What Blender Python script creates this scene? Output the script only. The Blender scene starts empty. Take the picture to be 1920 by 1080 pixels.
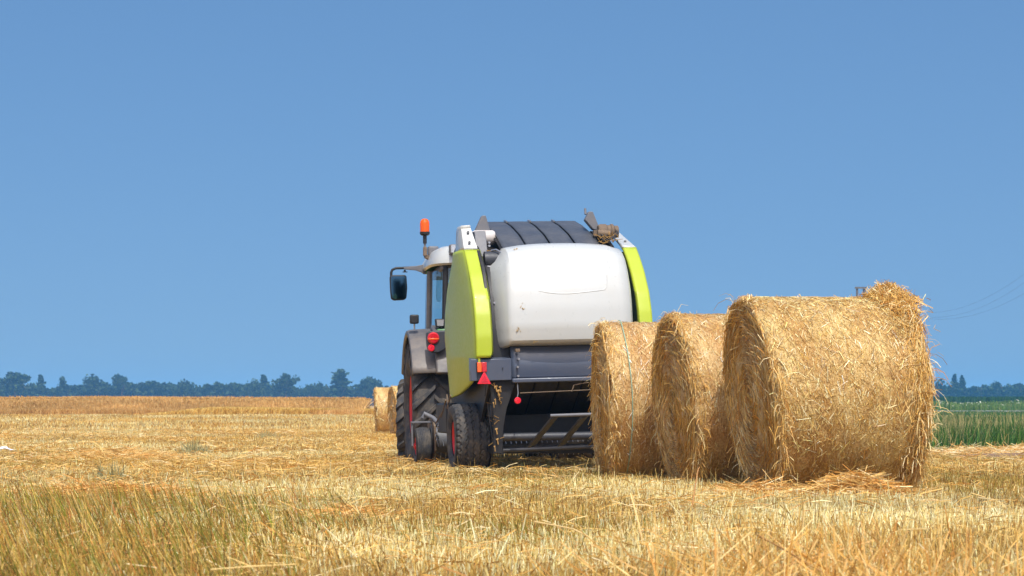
import bpy, math, random
import numpy as np
from mathutils import Vector, Matrix

R_ = math.radians
rng = np.random.default_rng(11)
random.seed(5)
scene = bpy.context.scene
COL = scene.collection

# ------------------------------------------------------------------ camera
FPX, CZ, HZ = 3800.0, 0.74, 758.0          # focal length in photo pixels, eye height, horizon row
cam_d = bpy.data.cameras.new('camera')
cam = bpy.data.objects.new('camera', cam_d)
COL.objects.link(cam)
cam.location = (0, 0, CZ)
cam.rotation_euler = (R_(90), 0, 0)
cam_d.sensor_width = 36
cam_d.lens = FPX / 1920 * 36
cam_d.shift_y = (HZ - 540) / 1920
cam_d.clip_start = 0.05
cam_d.clip_end = 9000
cam_d.dof.use_dof = True
cam_d.dof.focus_distance = 19.5
cam_d.dof.aperture_fstop = 7.0
scene.camera = cam

scene.view_settings.view_transform = 'Standard'
scene.view_settings.look = 'None'
scene.view_settings.gamma = 1
scene.view_settings.use_curve_mapping = False
scene.view_settings.exposure = 0.42
scene.render.engine = 'CYCLES'
scene.cycles.max_bounces = 8
scene.cycles.transparent_max_bounces = 12
scene.cycles.volume_bounces = 1

# ------------------------------------------------------------------ light
SUN_AZ, SUN_EL = 8.0, 59.0                 # degrees right of straight-behind-the-camera, height
sv = Vector((math.sin(R_(SUN_AZ)) * math.cos(R_(SUN_EL)), -math.cos(R_(SUN_AZ)) * math.cos(R_(SUN_EL)), math.sin(R_(SUN_EL))))
sd = bpy.data.lights.new('sun', 'SUN')
sd.energy = 3.3
sd.angle = R_(0.53)
sd.color = (1.0, 0.97, 0.91)
sun = bpy.data.objects.new('sun', sd)
COL.objects.link(sun)
sun.rotation_euler = sv.to_track_quat('Z', 'Y').to_euler()

w = bpy.data.worlds.new('World')
scene.world = w
w.use_nodes = True
nt = w.node_tree
nt.nodes.clear()
out = nt.nodes.new('ShaderNodeOutputWorld')
bg = nt.nodes.new('ShaderNodeBackground')
sky = nt.nodes.new('ShaderNodeTexSky')
sky.sky_type = 'NISHITA'
sky.sun_disc = False
sky.sun_elevation = R_(SUN_EL)
sky.sun_rotation = math.atan2(sv.x, sv.y)
sky.altitude = 0
sky.air_density = 1.0
sky.dust_density = 5.0
sky.ozone_density = 5.0
tc = nt.nodes.new('ShaderNodeTexCoord')
mp = nt.nodes.new('ShaderNodeMapping')
mp.inputs['Scale'].default_value = (1, 1, 1.0)
mp.inputs['Location'].default_value = (0, 0, 0.155)
nt.links.new(tc.outputs['Generated'], mp.inputs['Vector'])
nt.links.new(mp.outputs[0], sky.inputs['Vector'])
hs = nt.nodes.new('ShaderNodeHueSaturation')
hs.inputs['Saturation'].default_value = 1.18
hs.inputs['Hue'].default_value = .494
nt.links.new(sky.outputs[0], hs.inputs['Color'])
nt.links.new(hs.outputs[0], bg.inputs['Color'])
bg.inputs['Strength'].default_value = 0.139
nt.links.new(bg.outputs[0], out.inputs['Surface'])


# ------------------------------------------------------------------ helpers
def lin(c):
    r = []
    for x in c:
        x = x / 255.0
        r.append(x / 12.92 if x <= 0.04045 else ((x + 0.055) / 1.055) ** 2.4)
    return r


def tag(o, label=None, cat=None, group=None, kind=None):
    if label: o['label'] = label
    if cat: o['category'] = cat
    if group: o['group'] = group
    if kind: o['kind'] = kind
    return o


def empty(name, loc, rot=(0, 0, 0)):
    o = bpy.data.objects.new(name, None)
    o.empty_display_size = 0.2
    COL.objects.link(o)
    o.location = loc
    o.rotation_euler = rot
    return o


def new_mat(name):
    m = bpy.data.materials.new(name)
    m.use_nodes = True
    return m, m.node_tree, m.node_tree.nodes['Principled BSDF']


def N(nt, typ, **kw):
    n = nt.nodes.new(typ)
    for k, v in kw.items():
        setattr(n, k, v)
    return n


def ramp(nt, stops):
    n = nt.nodes.new('ShaderNodeValToRGB')
    e = n.color_ramp.elements
    while len(e) < len(stops): e.new(0.5)
    for i, (p, c) in enumerate(stops):
        e[i].position = p
        e[i].color = (*c, 1)
    return n


def paint(name, col, rough=0.4, dust=0.25, dust_col=(176, 150, 110), metal=0.0, coat=0.0, scale=6, spec=0.5, bump=0.0):
    """painted / plastic surface with field dust in uneven patches"""
    m, nt, b = new_mat(name)
    tc = N(nt, 'ShaderNodeTexCoord')
    n1 = N(nt, 'ShaderNodeTexNoise'); n1.inputs['Scale'].default_value = scale; n1.inputs['Detail'].default_value = 7; n1.inputs['Roughness'].default_value = 0.7
    n2 = N(nt, 'ShaderNodeTexNoise'); n2.inputs['Scale'].default_value = scale * 9; n2.inputs['Detail'].default_value = 4
    nt.links.new(tc.outputs['Object'], n1.inputs['Vector'])
    nt.links.new(tc.outputs['Object'], n2.inputs['Vector'])
    r1 = ramp(nt, [(0.42, (0, 0, 0)), (0.75, (1, 1, 1))])
    nt.links.new(n1.outputs[0], r1.inputs[0])
    mul = N(nt, 'ShaderNodeMath', operation='MULTIPLY'); mul.inputs[1].default_value = dust
    nt.links.new(r1.outputs[0], mul.inputs[0])
    mix = N(nt, 'ShaderNodeMix', data_type='RGBA')
    mix.inputs['A'].default_value = (*lin(col), 1)
    mix.inputs['B'].default_value = (*lin(dust_col), 1)
    nt.links.new(mul.outputs[0], mix.inputs['Factor'])
    nt.links.new(mix.outputs['Result'], b.inputs['Base Color'])
    rr = N(nt, 'ShaderNodeMapRange')
    rr.inputs['To Min'].default_value = max(0.05, rough - 0.08); rr.inputs['To Max'].default_value = min(1, rough + 0.2)
    nt.links.new(n2.outputs[0], rr.inputs['Value'])
    nt.links.new(rr.outputs[0], b.inputs['Roughness'])
    b.inputs['Metallic'].default_value = metal
    b.inputs['Coat Weight'].default_value = coat
    b.inputs['Specular IOR Level'].default_value = spec
    if bump:
        bp = N(nt, 'ShaderNodeBump'); bp.inputs['Strength'].default_value = bump; bp.inputs['Distance'].default_value = 0.01
        nt.links.new(n1.outputs[0], bp.inputs['Height'])
        nt.links.new(bp.outputs[0], b.inputs['Normal'])
    return m


def tint_mat(name, rough=0.6, trans=0.25, spec=0.3):
    """blades and straw: every blade carries its own colour"""
    m, nt, b = new_mat(name)
    a = N(nt, 'ShaderNodeAttribute'); a.attribute_name = 'tint'
    nt.links.new(a.outputs['Color'], b.inputs['Base Color'])
    b.inputs['Roughness'].default_value = rough
    b.inputs['Specular IOR Level'].default_value = spec
    t = N(nt, 'ShaderNodeBsdfTranslucent')
    nt.links.new(a.outputs['Color'], t.inputs['Color'])
    mx = N(nt, 'ShaderNodeMixShader'); mx.inputs[0].default_value = trans
    o = nt.nodes['Material Output']
    nt.links.new(b.outputs[0], mx.inputs[1]); nt.links.new(t.outputs[0], mx.inputs[2])
    nt.links.new(mx.outputs[0], o.inputs['Surface'])
    return m


class MB:
    """collects shapes into one mesh"""
    def __init__(s):
        s.v = []; s.f = []

    def add(s, vs, fs):
        o = len(s.v)
        s.v += [tuple(v) for v in vs]
        s.f += [tuple(i + o for i in f) for f in fs]
        return s

    def box(s, x0, x1, y0, y1, z0, z1):
        vs = [(x, y, z) for x in (x0, x1) for y in (y0, y1) for z in (z0, z1)]
        return s.add(vs, [(0, 1, 3, 2), (4, 6, 7, 5), (0, 4, 5, 1), (2, 3, 7, 6), (0, 2, 6, 4), (1, 5, 7, 3)])

    def beam(s, p0, p1, w, h, up=(0, 0, 1)):
        p0, p1 = Vector(p0), Vector(p1)
        d = (p1 - p0).normalized()
        a = d.cross(Vector(up))
        if a.length < 1e-4: a = d.cross(Vector((0, 1, 0)))
        a.normalize(); b = a.cross(d).normalized()
        vs = []
        for p in (p0, p1):
            for i, j in ((-1, -1), (1, -1), (1, 1), (-1, 1)):
                vs.append(p + a * i * w / 2 + b * j * h / 2)
        return s.add(vs, [(3, 2, 1, 0), (4, 5, 6, 7)] + [(i, (i + 1) % 4, (i + 1) % 4 + 4, i + 4) for i in range(4)])

    def tube(s, pts, r, n=10, r1=None):
        pts = [Vector(p) for p in pts]
        k = len(pts)
        rings = []
        prev = None
        for i, p in enumerate(pts):
            d = (pts[min(i + 1, k - 1)] - pts[max(i - 1, 0)]).normalized()
            if prev is None:
                a = d.cross(Vector((0, 0, 1)))
                if a.length < 1e-3: a = d.cross(Vector((1, 0, 0)))
            else:
                a = prev - d * prev.dot(d)
            a.normalize(); prev = a
            b = d.cross(a)
            rr = r if r1 is None else r + (r1 - r) * i / (k - 1)
            rings.append([p + (a * math.cos(t) + b * math.sin(t)) * rr for t in [2 * math.pi * j / n for j in range(n)]])
        vs = [q for ring in rings for q in ring]
        fs = []
        for i in range(k - 1):
            for j in range(n):
                fs.append((i * n + j, i * n + (j + 1) % n, (i + 1) * n + (j + 1) % n, (i + 1) * n + j))
        fs.append(tuple(reversed(range(n)))); fs.append(tuple(range((k - 1) * n, k * n)))
        return s.add(vs, fs)

    def prism(s, poly, lo, hi, fn=lambda a, b, c: (c, a, b)):
        """polygon (a,b) extruded from c=lo to c=hi; default a=y b=z c=x"""
        n = len(poly)
        vs = [fn(a, b, lo) for a, b in poly] + [fn(a, b, hi) for a, b in poly]
        return s.add(vs, [tuple(range(n)), tuple(reversed(range(n, 2 * n)))] + [(i, i + n, (i + 1) % n + n, (i + 1) % n) for i in range(n)])

    def grid(s, P, wu=False, wv=False):
        P = np.asarray(P, float)
        m, n = P.shape[:2]
        vs = P.reshape(-1, 3).tolist()
        fs = []
        for i in range(m if wu else m - 1):
            for j in range(n if wv else n - 1):
                fs.append((i * n + j, ((i + 1) % m) * n + j, ((i + 1) % m) * n + (j + 1) % n, i * n + (j + 1) % n))
        return s.add(vs, fs)

    def lathe(s, prof, c=(0, 0, 0), n=48, axis='x'):
        """profile of (radius, offset along axis) spun about the axis through c"""
        P = []
        for i in range(n):
            t = 2 * math.pi * i / n
            row = []
            for r, x in prof:
                a, b = r * math.cos(t), r * math.sin(t)
                q = {'x': (x, a, b), 'y': (a, x, b), 'z': (a, b, x)}[axis]
                row.append((q[0] + c[0], q[1] + c[1], q[2] + c[2]))
            P.append(row)
        return s.grid(P, wu=True)

    def build(s, name, mat, parent=None, smooth=38, bevel=0.0, seg=2, solid=0.0, recalc=True):
        me = bpy.data.meshes.new(name)
        me.from_pydata(s.v, [], s.f)
        me.materials.append(mat)
        if recalc:
            import bmesh
            bm = bmesh.new(); bm.from_mesh(me)
            bmesh.ops.remove_doubles(bm, verts=bm.verts, dist=1e-5)
            bmesh.ops.recalc_face_normals(bm, faces=bm.faces)
            bm.to_mesh(me); bm.free()
        if smooth:
            me.polygons.foreach_set('use_smooth', [True] * len(me.polygons))
            me.set_sharp_from_angle(angle=R_(smooth))
        o = bpy.data.objects.new(name, me)
        COL.objects.link(o)
        if parent: o.parent = parent
        if solid:
            md = o.modifiers.new('thickness', 'SOLIDIFY'); md.thickness = solid; md.offset = -1
        if bevel:
            md = o.modifiers.new('edges', 'BEVEL'); md.width = bevel; md.segments = seg; md.limit_method = 'ANGLE'; md.angle_limit = R_(35)
        return o


def ribbons(name, pts, wid, col, mat, parent=None, side=None, seed=0):
    """many thin blades in one mesh. pts (n,k,3), wid (n,k), col (n,3)"""
    g = np.random.default_rng(seed + 100)
    n, k = pts.shape[:2]
    if side is None:
        t = pts[:, -1] - pts[:, 0]
        side = np.cross(t, g.normal(size=(n, 3)))
        side /= np.linalg.norm(side, axis=1, keepdims=True) + 1e-9
    off = side[:, None, :] * (wid[:, :, None] * 0.5)
    V = np.stack([pts - off, pts + off], axis=2).reshape(-1, 3)
    base = (np.arange(n) * 2 * k)[:, None]
    j = np.arange(k - 1)[None, :]
    F = np.stack([base + 2 * j, base + 2 * j + 1, base + 2 * j + 3, base + 2 * j + 2], axis=2).reshape(-1)
    me = bpy.data.meshes.new(name)
    me.vertices.add(len(V)); me.vertices.foreach_set('co', V.astype(np.float32).ravel())
    nf = len(F) // 4
    me.loops.add(len(F)); me.loops.foreach_set('vertex_index', F.astype(np.int32))
    me.polygons.add(nf)
    me.polygons.foreach_set('loop_start', np.arange(0, len(F), 4, dtype=np.int32))
    me.polygons.foreach_set('loop_total', np.full(nf, 4, dtype=np.int32))
    a = me.attributes.new('tint', 'FLOAT_COLOR', 'POINT')
    c4 = np.ones((n, 4), np.float32); c4[:, :3] = col
    a.data.foreach_set('color', np.repeat(c4, 2 * k, axis=0).ravel())
    me.materials.append(mat)
    me.update(); me.validate()
    me.polygons.foreach_set('use_smooth', [True] * nf)
    o = bpy.data.objects.new(name, me)
    COL.objects.link(o)
    if parent: o.parent = parent
    return o


def pick(pal, n, g=rng, var=0.12):
    p = np.array([lin(c) for c in pal])
    c = p[g.integers(0, len(p), n)]
    return np.clip(c * (1 + g.normal(size=(n, 1)) * var), 0.005, 0.95)


def vnoise(x, y, seed=0):
    """smooth value noise 0..1"""
    x = np.asarray(x, float); y = np.asarray(y, float)
    xi = np.floor(x).astype(np.int64); yi = np.floor(y).astype(np.int64)
    fx = x - xi; fy = y - yi
    fx = fx * fx * (3 - 2 * fx); fy = fy * fy * (3 - 2 * fy)

    def h(a, b):
        q = (a * 374761393 + b * 668265263 + seed * 974711) & 0x7fffffff
        q = ((q ^ (q >> 13)) * 1274126177) & 0x7fffffff
        return ((q ^ (q >> 16)) & 0xffff) / 65535.0
    return (h(xi, yi) * (1 - fx) + h(xi + 1, yi) * fx) * (1 - fy) + (h(xi, yi + 1) * (1 - fx) + h(xi + 1, yi + 1) * fx) * fy


def sstep(a, b, x):
    t = np.clip((np.asarray(x, float) - a) / (b - a), 0, 1)
    return t * t * (3 - 2 * t)


LY = np.array([-400, 0, 22, 27, 45, 65, 90, 115, 200, 500, 4000], float)
LZ = np.array([0, 0, 0, -.06, -.15, -.2, -.02, .15, .18, 0, -.5], float)


def terrain(x, y):
    x = np.asarray(x, float); y = np.asarray(y, float)
    left = np.interp(y, LY, LZ)
    k = 1 - sstep(0.0, 0.14, x / np.maximum(y, 1.0))
    z = left * k
    near = 1 - sstep(60, 110, y)
    z = z + near * 0.045 * (vnoise(x * .5, y * .35, 3) - .5)
    return z


def tz(x, y):
    return float(terrain(x, y))


# ------------------------------------------------------------------ straw materials and palettes
M_STRAW = tint_mat('straw_blades', 0.5, 0.22, 0.4)
M_WRAPPED = tint_mat('wrapped_straw', 0.34, 0.1, 0.75)
M_GRASS = tint_mat('grass_blades', 0.55, 0.3, 0.3)
STRAW = [(214, 178, 104), (226, 196, 128), (200, 158, 82), (236, 214, 160), (186, 140, 70), (206, 168, 92)]
PALE = [(240, 222, 172), (232, 208, 146), (224, 198, 128), (246, 232, 190)]
GOLD = [(208, 158, 74), (214, 170, 88), (190, 132, 56), (220, 182, 104)]
OLIVE = [(132, 120, 44), (156, 140, 58), (110, 108, 36), (172, 138, 62), (150, 104, 44), (188, 156, 80)]

# ------------------------------------------------------------------ ground
def ground():
    ys = np.concatenate([np.linspace(-300, -10, 12), np.linspace(-8, 60, 137), np.linspace(62, 140, 40), np.geomspace(145, 2700, 40)])
    xs = np.concatenate([-np.geomspace(1500, 22, 26), np.linspace(-20, 20, 81), np.geomspace(22, 1500, 26)])
    X, Y = np.meshgrid(xs, ys, indexing='ij')
    P = np.stack([X, Y, terrain(X, Y)], axis=2)
    m, nt, b = new_mat('field_soil')
    tc = N(nt, 'ShaderNodeTexCoord')
    n1 = N(nt, 'ShaderNodeTexNoise'); n1.inputs['Scale'].default_value = 0.55; n1.inputs['Detail'].default_value = 8; n1.inputs['Roughness'].default_value = .65
    n2 = N(nt, 'ShaderNodeTexNoise'); n2.inputs['Scale'].default_value = 38; n2.inputs['Detail'].default_value = 6; n2.inputs['Roughness'].default_value = .75
    for n in (n1, n2): nt.links.new(tc.outputs['Object'], n.inputs['Vector'])
    r1 = ramp(nt, [(.3, lin((150, 114, 60))), (.5, lin((196, 160, 92))), (.7, lin((176, 142, 76)))])
    r2 = ramp(nt, [(.34, lin((80, 56, 28))), (.5, lin((172, 134, 74))), (.68, lin((230, 198, 130)))])  # dark stop also paints in the shade between stalks
    nt.links.new(n1.outputs[0], r1.inputs[0]); nt.links.new(n2.outputs[0], r2.inputs[0])
    mx = N(nt, 'ShaderNodeMix', data_type='RGBA'); mx.inputs['Factor'].default_value = .55
    nt.links.new(r1.outputs[0], mx.inputs['A']); nt.links.new(r2.outputs[0], mx.inputs['B'])
    nt.links.new(mx.outputs['Result'], b.inputs['Base Color'])
    b.inputs['Roughness'].default_value = .95
    b.inputs['Specular IOR Level'].default_value = .1
    bp = N(nt, 'ShaderNodeBump'); bp.inputs['Strength'].default_value = .8; bp.inputs['Distance'].default_value = .03
    nt.links.new(n2.outputs[0], bp.inputs['Height']); nt.links.new(bp.outputs[0], b.inputs['Normal'])
    o = MB().grid(P).build('ground', m, recalc=False)
    tag(o, kind='structure')


ground()

# green field to the right: a sheet over the ground, its near edge wandering
GE = [(4.2, 26.6), (5.4, 28.6), (6.4, 30.2), (8.7, 34.4), (14, 45), (24, 66), (60, 140), (640, 1300)]


def in_green(x, y):
    """right of the field edge and beyond the line of sight behind the bales"""
    return (y > 27) & (x > 0.152 * y + 0.1 * np.sin(y * 1.3)) & (y > np.interp(x, [p[0] for p in GE], [p[1] for p in GE]) + 0.25 * np.sin(x * 2.1))


def green_ground():
    rows = []
    for y in np.concatenate([np.linspace(28.2, 60, 40), np.geomspace(62, 1300, 40)]):
        ex = np.interp(y, [p[1] for p in GE], [p[0] for p in GE])
        far = np.interp(y, [60, 140, 1300], [ex, max(ex, y * .6), y * .6]) if y > 60 else ex
        xs = np.linspace(0.15 * y, max(far, .151 * y), 24)
        rows.append([(x, y, tz(x, y) + 0.012) for x in xs])
    m, nt, b = new_mat('green_sward')
    tc = N(nt, 'ShaderNodeTexCoord')
    n1 = N(nt, 'ShaderNodeTexNoise'); n1.inputs['Scale'].default_value = .35; n1.inputs['Detail'].default_value = 8
    nt.links.new(tc.outputs['Object'], n1.inputs['Vector'])
    r1 = ramp(nt, [(.35, lin((52, 84, 44))), (.52, lin((84, 116, 60))), (.68, lin((112, 124, 70)))])
    nt.links.new(n1.outputs[0], r1.inputs[0]); nt.links.new(r1.outputs[0], b.inputs['Base Color'])
    b.inputs['Roughness'].default_value = .9; b.inputs['Specular IOR Level'].default_value = .1
    tag(MB().grid(rows).build('green_meadow', m, recalc=False), kind='structure')


green_ground()

# farm track crossing the green field
pm = paint('track_gravel', (150, 146, 142), .9, .4, (170, 160, 140), scale=2)
tag(MB().grid([[(x, y + .02 * x, tz(x, y) + .03) for x in np.linspace(30, 130, 30)] for y in (196, 224)]).build('track', pm, recalc=False), kind='structure')


# ------------------------------------------------------------------ blades standing in the field
def field_points(n, y0, y1, margin=2.0, half=.262, g=rng):
    """random points in the wedge the camera sees plus a margin"""
    yy = np.linspace(y0, y1, 400)
    wd = half * yy + margin
    cdf = np.cumsum(wd); cdf = cdf / cdf[-1]
    y = np.interp(g.random(n), cdf, yy)
    x = (g.random(n) * 2 - 1) * (half * y + margin)
    return x, y


def upright(x, y, h, wd, lean, k=3, g=rng, bend=0.3, leandir=None, taper=.55, z=None):
    n = len(x)
    z0 = terrain(x, y) if z is None else z
    a = g.random(n) * 2 * math.pi
    l = np.abs(g.normal(size=n)) * lean
    dx, dy = np.cos(a) * l, np.sin(a) * l
    if leandir is not None:
        dx = dx + leandir[0]; dy = dy + leandir[1]
    t = np.linspace(0, 1, k)
    q = t ** (1 + bend)
    P = np.zeros((n, k, 3))
    P[:, :, 0] = x[:, None] + dx[:, None] * h[:, None] * q
    P[:, :, 1] = y[:, None] + dy[:, None] * h[:, None] * q
    P[:, :, 2] = z0[:, None] - .01 + h[:, None] * t * (1 - .18 * (dx ** 2 + dy ** 2).clip(0, 2)[:, None])
    W = wd[:, None] * (1 - (1 - taper) * t)[None, :]
    b = g.random(n) * math.pi
    S = np.stack([np.cos(b), np.sin(b), np.zeros(n)], axis=1)
    S[:, 1] *= .5
    S /= np.linalg.norm(S, axis=1, keepdims=True)
    return P, W, S


def poly_in(x, y, poly):
    c = np.zeros(len(x), bool)
    j = len(poly) - 1
    for i in range(len(poly)):
        xi, yi = poly[i]; xj, yj = poly[j]
        with np.errstate(divide='ignore', invalid='ignore'):
            c ^= ((yi > y) != (yj > y)) & (x < (xj - xi) * (y - yi) / (yj - yi + 1e-12) + xi)
        j = i
    return c


GRASS_POLY = [(-6.5, 17.0), (-4.0, 15.6), (-2.5, 14.4), (-1.3, 12.2), (-.8, 9.8), (-.62, 7.0), (-.62, 5.0), (-6, 5.0)]


def stubble():
    PP, WW, SS, CC = [], [], [], []
    for (y0, y1, dens, ws, hs) in ((4.5, 12, 1500, .95, .72), (12, 20, 1000, 1.0, .62), (20, 34, 560, 1.2, .55), (34, 70, 150, 1.9, .6), (70, 122, 36, 3.4, .75)):
        area = (.262 * (y1 ** 2 - y0 ** 2) / 2 + 2 * (y1 - y0)) * 2
        n = int(area * dens)
        x, y = field_points(n, y0, y1)
        # drilled in rows, thinned in patches
        row = .13
        if y1 <= 34:
            u = x * .985 + y * .17
            du = (np.round(u / row) * row - u) * .7 + rng.normal(size=n) * .018
            x = x + du
        d = vnoise(x * 1.3, y * .8, 1) * .6 + vnoise(x * 4, y * 3, 2) * .4
        keep = (rng.random(n) < .35 + 1.1 * d) & ~in_green(x, y)
        if y1 > 34: keep &= ~((y > 112) & (x < -.06 * y))
        inside = poly_in(x, y, GRASS_POLY)
        keep &= ~(inside & (rng.random(n) < .35))
        x, y = x[keep], y[keep]; n = len(x)
        h = (.075 + .06 * rng.random(n) + .05 * vnoise(x * .7, y * .5, 5)) * hs
        tall = rng.random(n) < .012
        h[tall] *= 1.5 + rng.random(tall.sum())
        wd = (.0045 + .003 * rng.random(n)) * ws
        P, W, S = upright(x, y, h, wd, .42, k=2)
        c = pick(STRAW + STRAW + [(150, 108, 52), (134, 98, 48), (116, 84, 38), (164, 124, 56)], n, var=.24)
        pale = rng.random(n) < sstep(.4, .75, vnoise(x * .45 + 9, y * .3, 7)) * .65
        c[pale] = pick(PALE, pale.sum())
        gold = rng.random(n) < sstep(.5, .8, vnoise(x * .35, y * .16, 8)) * .75
        c[gold] = pick(GOLD, gold.sum())
        ol = rng.random(n) < np.maximum(sstep(.55, .85, vnoise(x * .5 + 4, y * .3, 9)) * .5 * (y < 30), .75 * np.exp(-((x - .05) / .55) ** 2 - ((y - 11.4) / 1.1) ** 2))
        c[ol] = pick(OLIVE, ol.sum())
        wx = .5 + .62 * (.6 * vnoise(x * .28, y * .5, 15) + .4 * vnoise(x * 1.7, y * 1.1, 16))
        c = c * wx[:, None] * np.array([.97, 1.03, .95])
        PP.append(P); WW.append(W); SS.append(S); CC.append(c)
    o = ribbons('stubble', np.concatenate(PP), np.concatenate(WW), np.concatenate(CC), M_STRAW, side=np.concatenate(SS))
    tag(o, 'cut golden stubble standing over the whole field', 'stubble', kind='stuff')


stubble()


def lying(x, y, z, L, wd, g, tilt=.12, k=3, curl=.15, ang=None):
    n = len(x)
    a = g.random(n) * 2 * math.pi if ang is None else ang
    t = np.linspace(-.5, .5, k)
    P = np.zeros((n, k, 3))
    c = g.normal(size=n) * curl
    ti = g.normal(size=n) * tilt
    P[:, :, 0] = x[:, None] + (np.cos(a)[:, None] * t - np.sin(a)[:, None] * (t ** 2) * c[:, None] * 2) * L[:, None]
    P[:, :, 1] = y[:, None] + (np.sin(a)[:, None] * t + np.cos(a)[:, None] * (t ** 2) * c[:, None] * 2) * L[:, None]
    P[:, :, 2] = z[:, None] + (ti[:, None] * t - .25 * t ** 2) * L[:, None]
    W = np.repeat(wd[:, None], k, axis=1)
    return P, W


def loose_straw():
    PP, WW, CC = [], [], []
    for (y0, y1, dens, ws) in ((4.8, 14, 110, 1), (14, 30, 80, 1.2), (30, 70, 22, 2.0)):
        area = (.262 * (y1 ** 2 - y0 ** 2) / 2 + 2 * (y1 - y0)) * 2
        n = int(area * dens)
        x, y = field_points(n, y0, y1)
        keep = (rng.random(n) < .15 + 1.4 * vnoise(x * .9, y * .5, 21) ** 2) & ~in_green(x, y)
        x, y = x[keep], y[keep]; n = len(x)
        z = terrain(x, y) + .03 + .06 * rng.random(n)
        P, W = lying(x, y, z, .1 + .22 * rng.random(n), (.004 + .003 * rng.random(n)) * ws, rng, .25)
        PP.append(P); WW.append(W)
        c = pick(STRAW + GOLD, n) * (.7 + .45 * vnoise(x * .4, y * .5, 17))[:, None]; CC.append(c)
    # tangle of long stalks close to the lens, right of centre
    n = 950
    x = rng.normal(size=n) * .45 + 1.15; y = 6.5 + rng.random(n) * 2.2
    x = x + (y - 7) * .1
    h = .12 + .22 * rng.random(n)
    P, W, S = upright(x, y, h, .005 + .003 * rng.random(n), .9, k=3)
    PP.append(P); WW.append(W); CC.append(pick(GOLD + [(214, 164, 90), (224, 176, 104), (232, 204, 136)], n))
    P = np.concatenate(PP); W = np.concatenate(WW)
    o = ribbons('loose_straw', P, W, np.concatenate(CC), M_STRAW, seed=3)
    tag(o, 'loose golden straw strewn over the stubble', 'straw', kind='stuff')


loose_straw()


def dry_grass():
    n = 62000
    x = -6.2 + rng.random(n) * 6; y = 5.2 + rng.random(n) * 11.6
    e = 1.1 * (vnoise(x * 1.1, y * .7, 31) - .5) + .2 * rng.normal(size=n)
    keep = poly_in(x + e, y + 2 * e, GRASS_POLY) & (x > -.262 * y - 1.2)
    keep &= rng.random(n) < .3 + 1.1 * vnoise(x * 1.6, y, 33)
    x, y = x[keep], y[keep]; n = len(x)
    h = .06 + .09 * rng.random(n) + .15 * rng.random(n) ** 4
    P, W, S = upright(x, y, h, .004 + .004 * rng.random(n), .34, k=3, leandir=(-.36, .0), taper=.25)
    c = pick(OLIVE * 3 + [(104, 116, 28), (128, 134, 34), (150, 98, 32), (96, 104, 34), (122, 128, 40), (186, 116, 50), (198, 164, 78), (120, 128, 48), (224, 198, 124), (208, 150, 76), (84, 80, 28), (70, 74, 26)], n, var=.3)  # darkest blades stand in for shaded gaps in the grass
    o = ribbons('dry_grass', P, W, c, M_GRASS, side=S)
    tag(o, 'olive and rust coloured grass leaning left in the near corner', 'grass', kind='stuff')


dry_grass()


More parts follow.
